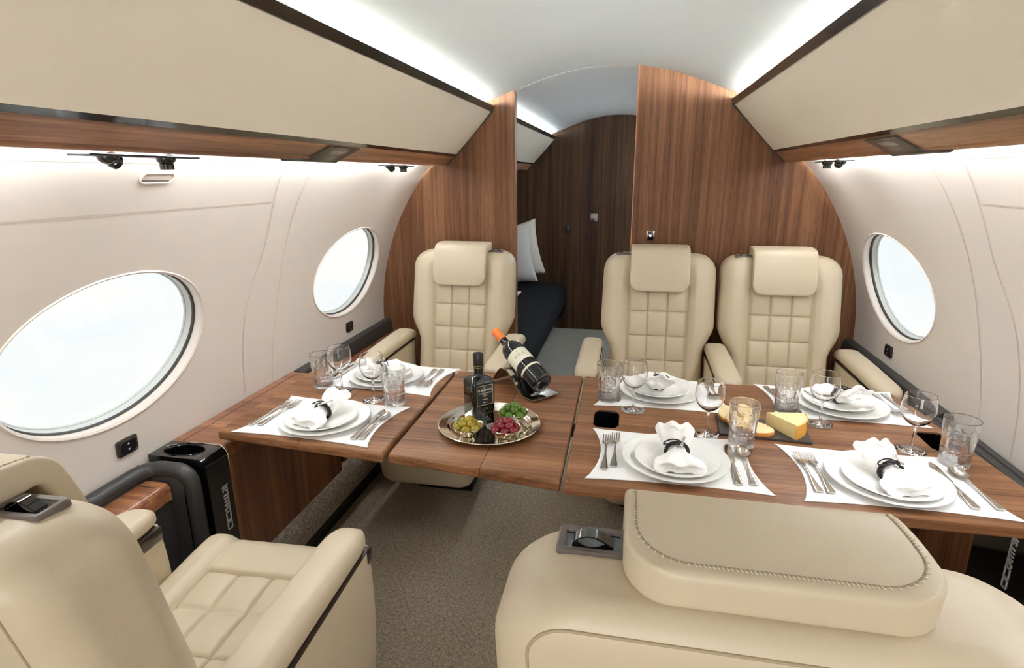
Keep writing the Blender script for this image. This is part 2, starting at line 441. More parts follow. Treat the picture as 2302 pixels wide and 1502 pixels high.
led_strip(-1, .3, 2.70, 'glowing white light strip under the valance of the left overhead bin')
led_strip(1, .3, 2.70, 'glowing white light strip under the valance of the right overhead bin')

# call-sign / oxygen units clipped round the valances
def sign_unit(side, label):
    t = thing('passenger_sign', label, 'sign unit')
    def pf(f, d, y):
        x, z = .752+.034*f+.006*sin(PI*f*.5), 1.4915-.036*f
        nx, nz = -(.66+.1*(1-f)), -(.70+.25*max(0, f-.6))
        return (CX+side*(x+nx*d), y, z+nz*d)
    near = lambda f: 1.650-.055*f-.125*(f/1.27)**12
    far = lambda f: 1.850-.070*f
    mb = MB(); rows = []
    for i in range(25):
        f = .10+1.17*i/24; n0, f0 = near(f), far(f)
        rows.append([pf(f, -.004, f0), pf(f, .004, f0), pf(f, .0055, f0-.006), pf(f, .0055, n0+.006), pf(f, .004, n0), pf(f, -.004, n0)])
    mb.loft(rows); mb.obj('cover', SIGNC, t, angle=60)
    mb = MB(); mb.loft([[pf(f, .0062, 1.80-.085*f), pf(f, .0062, 1.71-.085*f)] for f in (.30, .45, .58)], False); mb.obj('sign_window', SCREEN, t, recalc=False)
sign_unit(-1, 'dark sign unit curving round the wooden valance of the left bin')
sign_unit(1, 'dark sign unit curving round the wooden valance of the right bin')

def reading_lights(side, yc, label):
    t = thing('reading_light', label, 'reading light')
    mb = MB(); mb.box((CX+side*.828, yc, 1.4405), (.05, .27, .004), .001); mb.obj('mounting_plate', BLACKM, t)
    for k, (dy, tilt) in enumerate(((-.075, 1.1), (.065, 0.))):
        M = Mloc((CX+side*.828, yc+dy, 1.437), rx=tilt)
        mb = MB(); mb.sphere((0, 0, 0), (.019, .019, .014), 20, 12, Matrix.Translation((CX+side*.828, yc+dy, 1.438))); g = mb.obj('swivel_ball', BLACKG, t)
        mb = MB(); mb.lathe([(.0005, -.018), (.011, -.018), (.013, -.021), (.014, -.020), (.014, -.010), (.010, -.006), (.0005, -.006)], 20, M, cap0=True, cap1=True); mb.obj('nozzle', BLACKG, g)
reading_lights(-1, 1.02, 'pair of black swivel lights under the left valance above the nearest window')
reading_lights(-1, 2.33, 'pair of black swivel lights under the left valance close to the wood wall')
reading_lights(1, 2.33, 'pair of black swivel lights under the right valance close to the wood wall')

# slot handle on the left wall panel
t = thing('wall_slot', 'small rounded slot recessed in the upper left wall panel', 'slot')
def slot_loop(w, h, d, yc=1.16, sc_=.812, n=32):
    P = []
    for k in range(n):
        a = 2*PI*k/n; P.append(cyl(sc_+h*sin(a), yc+(w-h)*(1 if cos(a) > 0 else -1)+h*cos(a), -1, d))
    return P
mb = MB(); mb.loft([slot_loop(.05, .016, -.0005), slot_loop(.049, .015, -.004), slot_loop(.046, .0125, -.004), slot_loop(.0455, .012, -.001)], True, False, False); mb.obj('rim', WALL, t)
mb = MB(); mb.loft([slot_loop(.0455, .012, -.0015)], True, False, True); mb.obj('recess', SEAM, t, recalc=False)
mb = MB(); mb.loft([[cyl(s, y, -1, -.003) for y in (1.115, 1.195)] for s in (.802, .807)], False); mb.obj('slide', TAUPE, t, recalc=False)

# window shade switches
def shade_switch(side, yc, label):
    t = thing('shade_switch', label, 'switch')
    def q(u, v, d): return cyl(.046+v, yc+u, side, -d)
    def loop(w, h, d): return [q(a, b, d) for a, b in rrect(w, h, .008, 2, 4, 2)]
    mb = MB(); mb.loft([loop(.034, .024, 0), loop(.034, .024, .004), loop(.031, .021, .006)]); mb.obj('bezel', TRIMD, t)
    mb = MB(); mb.loft([loop(.026, .017, .0055), loop(.025, .016, .0075)]); mb.obj('button', BLACKM, t)
    for s in (1, -1):
        mb = MB(); mb.bm.faces.new([mb.bm.verts.new(q(0+a, s*(.008+b), .0082)) for a, b in ((-.004, -.002), (.004, -.002), (0, .004))]); mb.obj('arrow', WHITE, t, flat=True)
shade_switch(-1, 1.19, 'dark shade switch with two white arrows under the nearest left window')
shade_switch(-1, 2.49, 'dark shade switch with two white arrows under the farther left window')
shade_switch(1, 2.51, 'dark shade switch with two white arrows under the right window')
t = thing('call_button', 'small chrome-framed black button on the right wood wall above the aisle chair', 'button')
mb = MB(); mb.box((.0945, YB-.003, 1.112), (.04, .006, .05), .002); mb.obj('frame', CHROME, t)
mb = MB(); mb.box((.0945, YB-.006, 1.112), (.026, .006, .042), .001); mb.obj('button', BLACKG, t)
mb = MB(); mb.box((.0945, YB-.0095, 1.112), (.008, .002, .008), .0008); mb.obj('lamp', emat('button_lamp', (1, .97, .92), 1.2), t)

# ------------------------------------------------------------------ side consoles
def console(side, face, word):
    X = lambda r: CX+side*r
    ztop = .642 if side < 0 else .628; wx = 1.183 if side < 0 else 1.17
    y1_ = 1.335 if side < 0 else 1.236
    # wooden section next to the table
    t = thing('side_console', 'walnut side console along the %s wall under the end of the table' % word, 'console')
    def ext(pts, y0, y1, name, mat, par, angle=35):
        mb = MB(); mb.loft([[(X(x), y, z) for x, z in pts] for y in (y0, y1)]); return mb.obj(name, mat, par, angle=angle)
    rr = [(face+.022-.022*sin(PI/2*i/8), ztop-.022+.022*cos(PI/2*i/8)) for i in range(9)]
    ext([(1.183, ztop), *rr, (face, .60), (face+.02, .60), (1.183, .60)], y1_+.002, 1.968, 'top_board', WCON if side < 0 else BLACKL, t)
    ext([(face, .5985), (face, .21), (face+.02, .21), (face+.02, .5985)], y1_+.002 if side < 0 else 1.602, 1.968, 'front_panel', WPAN, t)
    if side > 0:
        for xx in (1.165, 1.135): ext([(xx-.012, ztop-.004), (xx-.008, ztop+.004), (xx+.008, ztop+.005), (xx+.012, ztop-.004)], y1_+.002, 1.968, 'padded_rib', BLACKL, t)
    for xx in (face+.15,) if side < 0 else ():
        mb = MB(); mb.box((X(xx), (y1_+1.966)/2, ztop+.0002), (.002, 1.96-y1_, .0008)); mb.obj('joint', BLACKM, t, flat=True)
    kr = [(face+.03, .225)]+[(face+.005-.033*sin(PI*i/12), .155+.068*cos(PI*i/12)) for i in range(13)]+[(face+.03, .085)]
    o = ext(kr, -.2, YB-.02, 'baseboard_'+word, CARPETR, None); o['kind'] = 'structure'
    ext([(face+.02, .09), (face+.02, 0), (face+.05, 0), (face+.05, .09)], -.2, YB-.02, 'toe_space', BLACKM, o)
    # glossy cup holder unit
    g = thing('cup_holder_unit' if side < 0 else 'black_cabinet', ('glossy black cup holder unit with a silver emblem on the left console' if side < 0 else 'glossy black cabinet face with a silver emblem under the right end of the conference table'), 'cup holder' if side < 0 else 'cabinet')
    y0, y1 = 1.245, 1.335 if side < 0 else 1.60
    zu = ztop if side < 0 else .5985
    # body shell: top with an oval opening, rolled edge, front face
    ox, oy = (face+.105 if side < 0 else face+.04), 1.292
    oval = [(ox+(.062 if side < 0 else .03)*cos(2*PI*k/40), oy+.036*sin(2*PI*k/40)) for k in range(40)]
    mb = MB(); bm = mb.bm
    out = []
    for i in range(13): out.append((wx+(face+.03-wx)*i/12, y0))
    for i in range(1, 8): out.append((face+.03, y0+(y1-y0)*i/8))
    for i in range(13): out.append((face+.03+(wx-face-.03)*i/12, y1))
    for i in range(1, 8): out.append((wx, y1+(y0-y1)*i/8))
    vo = [bm.verts.new((X(x), y, zu)) for x, y in out]; vi = [bm.verts.new((X(x), y, zu)) for x, y in oval] if side < 0 else []
    es = [bm.edges.new((l[i], l[(i+1) % len(l)])) for l in (vo, vi) for i in range(len(l))]
    bmesh.ops.triangle_fill(bm, edges=es, use_beauty=True)
    rl = [(face+.03-.03*sin(PI/2*i/8), zu-.03+.03*cos(PI/2*i/8)) for i in range(9)]+[(face, .03), (face+.05, .03)]
    mb.loft([[(X(x), y, z) for x, z in rl] for y in (y0, y1)], False)
    for y in (y0, y1): bm.faces.new([bm.verts.new((X(x), y, z)) for x, z in rl+[(wx, .03), (wx, zu)]])
    mb.obj('housing', BLACKG, g, angle=35)
    if side < 0:
      mb = MB()
      mb.loft([[(X(ox+(x-ox)*f), oy+(y-oy)*f, z) for x, y in oval] for f, z in ((1.05, zu+.0005), (1.02, zu+.0025), (.98, zu+.0008), (.95, zu-.01), (.86, zu-.075))], True, False, True)
      mb.obj('cup_well', BLACKG, g, angle=50)
      mb = MB(); mb.tube([(X(x), y1+.001, z) for x, z in [(1.12, zu+.001)]+[(x-.001, z+.001) for x, z in rl[:9]]+[(face-.001, .58)]], .0022, 6); mb.obj('chrome_edge', CHROME, g)
    # emblem: chrome bars and diagonals down the aisle-side face
    mb = MB()
    ey = 1.303 if side < 0 else 1.452
    def bar(u0, v0, u1, v1, w):
        a, b = Vector((u0, v0)), Vector((u1, v1)); d = (b-a).normalized(); n = Vector((-d.y, d.x))*w/2
        P = [a+n, b+n, b-n, a-n]
        mb.loft([[(X(face-e), ey+p.x, .524-p.y) for p in P] for e in (-.001, .0022)])
    W = .0085; w = .0034
    bar(W, 0, W, .135, w)                      # long rail
    bar(-W, .002, W, .0, w); bar(-W, .002, -W, .012, w); bar(-.002, .006, W, .014, .005)
    for v in (.024, .034, .044): bar(-W, v, W, v, .0045)
    bar(-W, .054, W, .052, .004); bar(-W, .054, W, .073, .0038); bar(W, .054, -W, .073, .0038); bar(-W, .066, -W, .074, w)
    bar(-W, .080, W, .078, w); bar(-W, .080, -W, .108, w); bar(-W, .108, W, .106, w)
    bar(-W, .113, W, .111, w); bar(-W, .113, -W, .135, w); bar(-W, .135, W, .135, w)
    bar(-W-.004, -.004, W+.004, -.006, .0012)
    mb.obj('emblem', pmat('emblem_silver', (196, 192, 188), .4, metal=.25), g, flat=True)
    # padded leather arch and rail along the wall towards the camera
    def armledge(ya, yb, ys, label, zb, zw):
        k = thing('armrest_ledge', label, 'ledge')
        s = 1 if ys > 0 else -1      # direction in which the arch stands
        ye = yb if s > 0 else ya
        yo = ya if s > 0 else yb
        yc_ = ye-s*.024; cr = .05
        path = [(1.160, yo+(yc_-s*cr-yo)*i/14, .618) for i in range(15)]
        for i in range(1, 8):
            a = PI/2*i/7; path.append((1.160-cr*(1-cos(a)), yc_-s*cr+s*cr*sin(a), .618+.004*i/7))
        for i in range(1, 6): path.append((1.110-(1.110-face-.065)*i/5, yc_, .622))
        for i in range(1, 9):
            a = PI/2*i/8; path.append((face+.065-.042*sin(a), yc_, .622-.042*(1-cos(a))))
        for i in range(1, 8): path.append((face+.023, yc_, .580-.42*i/7))
        mb = MB()
        if s > 0: mb.tube([(X(x), y, z) for x, y, z in path], (.023, .021), 14)
        else:
            mb.loft([[(X(x), y, z) for x, z in ((1.184, .640), (1.160, .640), (1.150, .634), (1.146, .622), (1.140, .575), (1.184, .575))] for y in (yc_-.02, yo)])
            mb.box((X((1.184+face+.04)/2), yc_-.012, .50), (1.184-face-.04, .03, .24), .008)
        mb.obj('padded_rim', BLACKL, k)
        if s > 0: mb = MB(); mb.tube([(X(x-.012), y-s*.010, z+.0125) for x, y, z in path[:15]], .0012, 5); mb.obj('piping', BLACKM, k)
        mb = MB()
        inset = [(1.186, .625), (1.152, .612), (1.143, zb), (1.186, zb-.02)]
        mb.loft([[(X(x), y, z) for x, z in inset] for y in ((yo, yc_-.01) if s > 0 else (yc_+.01, yo))]); mb.obj('leather_slope', BLACKL, k)
        mb = MB()
        mb.loft([[(X(x), yc_-s*dy, z) for x in (1.183, face+.03)] for dy, z in ((.008, .63), (.020, .60), (.026, .55), (.026, .1))], False)
        mb.obj('leather_back', BLACKL, k, recalc=False)
        yw0, yw1 = (yo, yc_-.027) if s > 0 else (yc_+.027, yo)
        xi = face+.07 if side < 0 and s > 0 else face+.015
        mb = MB(); mb.loft([[(X(x), y, z) for x, z in [(1.15, zw), (xi+.016, zw), (xi+.006, zw-.004), (xi, zw-.014), (xi, zw-.05), (1.15, zw-.05)]] for y in (yw0, yw1)]); mb.obj('wood_ledge', WCON, k)
        mb = MB(); mb.box((X((1.15+xi+.016)/2), yw1-.03 if s > 0 else yw0+.03, zw+.0002), (1.15-xi-.016, .002, .0008)); mb.obj('joint', BLACKM, k, flat=True)
        mb = MB(); mb.loft([[(X(x), y, z) for x, z in [(xi+.005, zw-.05), (xi+.005, .225), (xi+.03, .225), (xi+.03, zw-.05)]] for y in (yw0, yw1)]); mb.obj('front_panel', BLACKL if s > 0 else WPAN, k)
    armledge(-1.0, 1.238, 1, 'black leather ledge with a low walnut shelf along the %s wall beside the near chair' % word, .597, .597)
    armledge(1.985, YB-.004, -1, 'black leather ledge with a low walnut shelf along the %s wall beside the far chair' % word, .572, .572)
console(-1, 1.0, 'left')
console(1, 1.095, 'right')

# ------------------------------------------------------------------ tables
def offset_poly(P, d):
    n = len(P); out = []
    for i in range(n):
        p0, p1, p2 = Vector(P[i-1]), Vector(P[i]), Vector(P[(i+1) % n])
        a = (p1-p0).normalized(); b = (p2-p1).normalized()
        na, nb = Vector((-a.y, a.x)), Vector((-b.y, b.x))
        m = (na+nb); m /= max(.3, m.length_squared/2)
        out.append(tuple(p1+m*d))
    return out
def round_poly(P, rs, k=5):
    n = len(P); out = []
    for i in range(n):
        r = rs[i] if isinstance(rs, (list, tuple)) else rs
        p0, p1, p2 = Vector(P[i-1]), Vector(P[i]), Vector(P[(i+1) % n])
        a = (p0-p1).normalized(); b = (p2-p1).normalized()
        for j in range(k+1):
            t = j/k; q0 = p1+a*r*(1-t); q1 = p1+b*r*t
            out.append(tuple(q0*(1-t)*(1-t)+p1*2*t*(1-t)+q1*t*t))
    return out
def offset_edges(P, D):
    """inward offset of a ccw polygon, one distance per edge i -> i+1"""
    n = len(P); out = []
    for i in range(n):
        p0, p1, p2 = Vector(P[i-1]), Vector(P[i]), Vector(P[(i+1) % n])
        a = (p1-p0).normalized(); b = (p2-p1).normalized()
        q0 = p0+Vector((-a.y, a.x))*D[i-1]; q1 = p1+Vector((-b.y, b.x))*D[i]
        den = a.x*b.y-a.y*b.x
        t = ((q1.x-q0.x)*b.y-(q1.y-q0.y)*b.x)/den
        out.append(tuple(q0+a*t))
    return out
def boolean_cut(me, cutters):
    o = bpy.data.objects.new('cut', me); COL.objects.link(o); cs = []
    for cm in cutters:
        c = bpy.data.objects.new('cutter', cm); COL.objects.link(c); cs.append(c)
        m = o.modifiers.new('b', 'BOOLEAN'); m.object = c; m.operation = 'DIFFERENCE'; m.solver = 'EXACT'
    dg = bpy.context.evaluated_depsgraph_get(); r = bpy.data.meshes.new_from_object(o.evaluated_get(dg))
    for x in [o]+cs: bpy.data.objects.remove(x)
    return r
def tabletop(poly, rs, softs, holes, z1, th, name):
    """ccw outline with a rounded nosing per edge, optional holes"""
    mb = MB(); loops = []
    for i in range(6):
        a = PI/2*i/5; loops.append([(x, y, z1-.008+.008*cos(a)) for x, y in round_poly(offset_edges(poly, [f*(1-sin(a)) for f in softs]), rs)])
    for i in range(6):
        a = PI/2*i/5; loops.append([(x, y, z1-th+.008-.008*sin(a)) for x, y in round_poly(offset_edges(poly, [f*(1-cos(a)) for f in softs]), rs)])
    mb.loft(loops)
    me = mb.mesh(name, WTAB, 50)
    if holes:
        cs = []
        for H in holes:
            c = MB(); c.prism(H, z1-.2, z1+.1); cs.append(c.mesh('cut', WEDGE, 30))
        me = boolean_cut(me, cs); me.materials.clear(); me.materials.append(WTAB); me.shade_smooth(); me.set_sharp_from_angle(angle=rad(50))
        me.polygons.foreach_set('material_index', [0]*len(me.polygons))
    return me
ZT = .70; TH = .03
def table(name, label, cat, leaves, holes=(), extra=None):
    t = thing(name, label, cat)
    for i, (P, rs, sf) in enumerate(leaves):
        place('table_leaf', tabletop(P, rs, sf, holes if i == 0 else (), ZT, TH, 'table_leaf'), t)
    return t
tl = table('window_table', 'walnut table at the left windows, laid for two', 'table', [
    ([(-1.138, 1.316), (-.8685, 1.2935), (-.874, 1.952), (-1.150, 1.952)], [.02, .001, .001, .012], [.008, .0006, .008, .008]),
    ([(-.8675, 1.2935), (-.610, 1.270), (-.615, 1.946), (-.873, 1.952)], [.001, .008, .012, .001], [.008, .008, .008, .0006])])
mb = MB(); mb.box((-.88, 1.62, .655), (.42, .36, .03), .004); mb.obj('under_frame', BLACKM, tl)
ta = table('aisle_leaf', 'walnut centre leaf bridging the aisle, holding the silver tray and wine', 'table', [
    ([(-.597, 1.275), (-.3405, 1.243), (-.353, 1.962), (-.605, 1.946)], [.012, .001, .001, .012], [.008, .0006, .008, .008]),
    ([(-.3395, 1.243), (-.137, 1.214), (-.145, 1.972), (-.352, 1.962)], [.001, .008, .008, .001], [.008, .004, .008, .0006])])
mb = MB(); mb.box((-.37, 1.6, .657), (.5, .05, .024), .004); mb.obj('hinge_bar', BLACKM, ta)
def octo(cx, cy, hx, hy, c, rot=0):
    P = [(-hx+c, -hy), (hx-c, -hy), (hx, -hy+c*1.6), (hx, hy-c*1.6), (hx-c, hy), (-hx+c, hy), (-hx, hy-c*1.6), (-hx, -hy+c*1.6)]
    return [(cx+x*cos(rot)-y*sin(rot), cy+x*sin(rot)+y*cos(rot)) for x, y in P]
H1 = round_poly(octo(-.0445, 1.605, .037, .064, .012), .006, 3); H2 = round_poly(octo(.840, 1.615, .037, .064, .012), .006, 3)
tr = table('conference_table', 'large walnut conference table at the right window, laid for four', 'table', [
    ([(-.129, 1.206), (.932, 1.214), (.868, 1.992), (-.137, 1.974)], [.01, .02, .012, .008], [.008, .008, .008, .004])], [H1, H2])
for H, cx, cy in ((H1, -.0445, 1.605), (H2, .84, 1.615)):
    mb = MB()
    mb.loft([[(cx+(x-cx)*f, cy+(y-cy)*f, z) for x, y in H] for f, z in ((1.0, ZT-.004), (.97, ZT-.012), (.93, ZT-.07))], True, False, True)
    mb.obj('cup_well', BLACKG, tr, angle=50)
for x, y in ((-.118, 1.222), (-.125, 1.958)):
    mb = MB(); mb.lathe([(.006, ZT-.001), (.006, ZT+.0008), (.0045, ZT+.0014), (.0003, ZT+.0014)], 16, Matrix.Translation((x, y, 0)), cap1=True); mb.obj('hinge_screw', COPPER, tr)
mb = MB(); mb.box((.42, 1.6, .655), (.75, .4, .03), .004); mb.obj('under_frame', BLACKM, tr)
mb = MB(); mb.box((.45, 1.6, .32), (.16, .22, .64), .02); mb.obj('pedestal', BLACKM, tr)
mb = MB(); mb.box((-1.02, 1.62, .62), (.2, .3, .05), .004); mb.obj('slide_arm', BLACKM, tl)

# ------------------------------------------------------------------ chairs
YF0, REC = -.245, .2126
def yf(z): return YF0-(z-.5)*REC
ZTOP = 1.05
def back_mesh():
    loops = []
    zs = []
    z = .40
    while z < .985: zs.append(z); z += .0045
    r = .075
    for i in range(15): zs.append(ZTOP-r+r*sin(PI/2*i/14)+0) if ZTOP-r+r*sin(PI/2*i/14) > .985 else None
    zs = sorted(set(zs))
    for z in zs:
        w = .207+(.250-.207)*sstep(.62, .745, z)-.004*sstep(.75, 1.05, z)
        T = .13+.02*sstep(.5, .8, z)
        q = max(0, (z-(ZTOP-r))/r); w -= r*.95*(1-math.sqrt(max(0, 1-q*q)))
        rd = .045; q = max(0, (z-(ZTOP-rd))/rd); ins = rd*.85*(1-math.sqrt(max(0, 1-q*q)))
        fr = yf(z)-ins; bk = yf(z)-T+ins*.9
        hd = (fr-bk)/2; yc = (fr+bk)/2
        L = rrect(w, hd, min(.048, hd*.9), 130, 10, 4, 70)
        out = []
        for a, b in L:
            y = yc+b
            if b > hd-.05:                       # front side
                wt = sstep(hd-.05, hd-.002, b)
                ax = abs(a)
                bol = .016*sstep(.128, .165, ax)*(1-sstep(.19, w, ax))*(1-.8*sstep(.95, 1.04, z))
                d = bol
                if z < .93:
                    f = 1-sstep(.90, .93, z)
                    d += -.012*gauss(ax-.128, .006)*f
                    if ax < .128:
                        cu = ((a+.128) % .08533)/.08533; cell = .108
                        cv = ((z-.48) % cell)/cell
                        puff = (sin(PI*cu)*sin(PI*cv))**.45
                        d += (-.006+.011*puff)*f*sstep(.128, .118, ax)
                        gu = min(cu, 1-cu)*.08533; gv = min(cv, 1-cv)*cell
                        if abs(ax-.128) > .012: d += -.005*gauss(gu, .0028)*f
                        d += -.004*gauss(gv, .0028)*f
                y += d*wt
            else:
                # rear shell seam
                pass
            out.append((a, y, z))
        loops.append(out)
    mb = MB(); mb.loft(loops); return mb.mesh('backrest', LEATHER, 60)
def rear_pt(a, z):
    w = .207+(.250-.207)*sstep(.62, .745, z)-.004*sstep(.75, 1.05, z); T = .13+.02*sstep(.5, .8, z)
    r = .075; q = max(0, (z-(ZTOP-r))/r); w -= r*.95*(1-math.sqrt(max(0, 1-q*q)))
    rd = .045; q = max(0, (z-(ZTOP-rd))/rd); ins = rd*.85*(1-math.sqrt(max(0, 1-q*q)))
    bk = yf(z)-T+ins*.9; r = .048; e = max(0, min(r, abs(a)-(w-r)))
    return (a, bk+r-math.sqrt(r*r-e*e), z)
def rear_seam_mesh():
    X0, Z1, r = .207, 1.028, .035; P = []
    P += [(-X0+.034*sstep(.74, .6, .45+(Z1-r-.45)*i/40), .45+(Z1-r-.45)*i/40) for i in range(41)]
    P += [(-X0+r-r*cos(PI/2*i/10), Z1-r+r*sin(PI/2*i/10)) for i in range(1, 11)]
    P += [(-X0+r+(X0-r)*i/20, Z1) for i in range(1, 21)]
    P += [(-a, z) for a, z in P[:-1][::-1]]
    mb = MB(); mb.tube([rear_pt(a, z) for a, z in P], .0016, 6); return mb.mesh('rear_seam', pmat('seam_cord', (168, 150, 122), .6), 0)
def headrest_mesh():
    P = []
    for i in range(16): z = .897+(1.035-.897)*i/15; P.append((yf(z)+.020+.006*sin(PI*i/15), z))
    y0, z0 = P[-1]; r = .03
    for i in range(1, 7): a = PI/2*i/6; P.append((y0-.004-r+r*cos(a), z0+.004+r*sin(a)))
    y1, z1 = P[-1]
    for i in range(1, 13): P.append((y1-.112*i/12, z1-.003*i/12+.003*sin(PI*i/12)))
    n = len(P); S = [0]
    for i in range(1, n): S.append(S[-1]+math.hypot(P[i][0]-P[i-1][0], P[i][1]-P[i-1][1]))
    tot = S[-1]; loops = []
    # resample with dense ends
    us = [0, .002, .005, .009, .014, .02, .03, .04, .07]+[.1+.8*i/40 for i in range(41)]+[.93, .95, .965, .975, .983, .988, .992, .995, .998, 1]
    for u in us:
        s = u*tot
        k = max(i for i in range(n) if S[i] <= s+1e-9); k = min(k, n-2)
        f = (s-S[k])/(S[k+1]-S[k]); p = Vector(P[k])*(1-f)+Vector(P[k+1])*f
        k0, k1 = max(0, k-1), min(n-1, k+2)
        t = Vector((P[k1][0]-P[k0][0], P[k1][1]-P[k0][1])).normalized(); nn = Vector((t.y, -t.x))
        rc = .045
        hw = .128
        if s < rc: hw = .128-rc+math.sqrt(max(0, rc*rc-(rc-s)**2))
        e = tot-s
        if e < rc: hw = min(hw, .128-rc+math.sqrt(max(0, rc*rc-(rc-e)**2)))
        hw = max(hw, .05)
        ht = .016+.004*sstep(.5, .75, u)
        ed = min(s, e)
        if ed < .007: ht *= .55+.45*math.sqrt(max(0., 1-(1-ed/.007)**2))
        L = rrect(hw, ht, .0065, 14, 5, 3)
        loops.append([(a, p.x+nn.x*b, p.y+nn.y*b) for a, b in L])
    mb = MB(); mb.loft(loops); return mb.mesh('headrest', LEATHER, 50), P
def stitch_mesh(P):
    """stitch line with short cross stitches round the rear top edge"""
    mb = MB(); zt = P[-1][1]+.0195
    pts = []
    ytop, ybk, r, w = P[20][0]+.004, P[-1][0]+.011, .045, .117
    pts += [(-w, ytop+(ybk+r-ytop)*i/16) for i in range(17)]
    pts += [(-w+r-r*cos(PI/2*i/10), ybk+r-r*sin(PI/2*i/10)) for i in range(1, 11)]
    pts += [(-w+r+(2*w-2*r)*i/40, ybk) for i in range(1, 41)]
    pts += [(w-r+r*sin(PI/2*i/10), ybk+r-r*cos(PI/2*i/10)) for i in range(1, 11)]
    pts += [(w, ybk+r+(ytop-ybk-r)*i/16) for i in range(1, 17)]
    S = [0]
    for i in range(1, len(P)): S.append(S[-1]+math.hypot(P[i][0]-P[i-1][0], P[i][1]-P[i-1][1]))
    def zs(y):
        for k in range(20, len(P)-1):
            if P[k][0] >= y >= P[k+1][0]:
                f = (P[k][0]-y)/(P[k][0]-P[k+1][0]); u = (S[k]+(S[k+1]-S[k])*f)/S[-1]
                return P[k][1]*(1-f)+P[k+1][1]*f+.016+.004*sstep(.5, .75, u)
        return P[20][1]+.018
    mb.tube([(x, y, zs(y)-.0002) for x, y in pts], .0012, 5)
    m2 = MB()
    acc = 0
    for i in range(1, len(pts)):
        a, b = Vector(pts[i-1]), Vector(pts[i]); d = (b-a).normalized(); n = Vector((d.y, -d.x)); m = (a+b)/2
        q = zs(m.y)+.0004; m2.tube([(m.x-n.x*.001, m.y-n.y*.001, q), (m.x+n.x*.0034+d.x*.0016, m.y+n.y*.0034+d.y*.0016, q)], .0005, 5)
    return mb.mesh('seam_line', pmat('seam_shadow', (150, 136, 112), .7), 0), m2.mesh('stitching', LEATHER_EDGE, 0)
def seat_mesh():
    loops = []
    ys = [-.25+.5615*i/130 for i in range(131)]
    for y in ys:
        zt = .497+.010*sstep(.05, .25, y); zb = .30; hw = .222
        r = .055; q = max(0, (y-(.3115-r))/r); ins = r*(1-math.sqrt(max(0, 1-q*q)))
        zt -= ins; zb += ins*.5
        hh = (zt-zb)/2; zc = (zt+zb)/2
        L = rrect(hw-ins*.4, hh, min(.045, hh*.9), 110, 8, 4, 10)
        out = []
        for a, b in L:
            z = zc+b
            if b > hh-.03:
                wt = sstep(hh-.03, hh-.002, b); ax = abs(a)
                d = .012*sstep(.128, .16, ax)*(1-sstep(.185, hw, ax)*.6)
                yl = .165
                lim = sstep(yl+.004, yl-.004, y)
                d += -.008*gauss(ax-.128-.0*max(0, y-yl), .005)*(1-.45*sstep(yl, yl+.02, y))
                d += -.008*gauss(y-yl, .005)*sstep(.13, .126, ax)
                if ax < .128 and y < yl:
                    cu = ((a+.128) % .08533)/.08533; cv = ((y-yl) % .115)/.115
                    d += (-.006+.011*(sin(PI*cu)*sin(PI*cv))**.45)*lim
                    d += -.004*gauss(min(cu, 1-cu)*.085, .003)-.004*gauss(min(cv, 1-cv)*.115, .003)
                z += d*wt
            out.append((a, y, z))
        loops.append(out)
    mb = MB(); mb.loft(loops); return mb.mesh('seat_cushion', LEATHER, 60)
def arm_mesh():
    loops = []
    y0, y1 = -.33, .165
    for i in range(61):
        f = i/60; y = y0+(y1-y0)*f
        zt = .672-.012*sstep(-.2, .2, y); zb = .6215; hw = .045
        r = .075; q = max(0, (y-(y1-r))/r); ins = math.sqrt(max(0, 1-q*q))
        hw *= .35+.65*ins; zt = zb+.012+(zt-zb-.012)*(.25+.75*ins)
        q = max(0, ((y0+.06)-y)/.06); zt -= .012*q*q
        hh = (zt-zb)/2; zc = (zt+zb)/2
        L = rrect(hw, hh, min(.022, hh*.85), 10, 7, 2, 6)
        loops.append([(a, y, zc+b+(.006*(1-(a/.045)**2) if b > 0 else 0)) for a, b in L])
    mb = MB(); mb.loft(loops); return mb.mesh('armrest', LEATHER, 60)
def armpanel_mesh():
    loops = []
    for i in range(26):
        f = i/25; z = .205+(.6185-.205)*f
        hw = .0445; yb = -.33; yfr = .16+.02*sin(PI*f)*1.0-.05*(1-f)**2
        r = .03
        q = max(0, ((.205+r)-z)/r); ins = r*(1-math.sqrt(max(0, 1-q*q)))
        L = rrect(hw-ins*.4, (yfr-yb)/2-ins*.4, .03, 6, 8, 14, 4)
        loops.append([(a, (yfr+yb)/2+b, z) for a, b in L])
    mb = MB(); mb.loft(loops); return mb.mesh('side_panel', LEATHER, 60)
def armtrim_mesh(inner):
    mb = MB(); mb.box((0, -.09, .6200), (.0915, .47, .0032), .0008)
    for sx in (-1, 1):
        (mb.box((sx*.0448, .100, .6045), (.003, .096, .032), .0006) if sx == inner else mb.box((sx*.0448, .1385, .6045), (.003, .022, .032), .0006))
    return mb.mesh('arm_trim', TRIMD, 30)
def base_mesh():
    mb = MB(); loops = []
    for z, ins in ((.165, .03), (.17, .02), (.19, .008), (.27, .0), (.33, .0), (.37, .004)):
        loops.append([(a, .02+b, z) for a, b in rrect(.205-ins, .27-ins, .05, 6, 6, 6)])
    mb.loft(loops); return mb.mesh('seat_base', LEATHER, 60)
def plinth_mesh():
    mb = MB(); mb.box((0, -.08, .083), (.26, .2, .166), .012); return mb.mesh('floor_plinth', BLACKM)
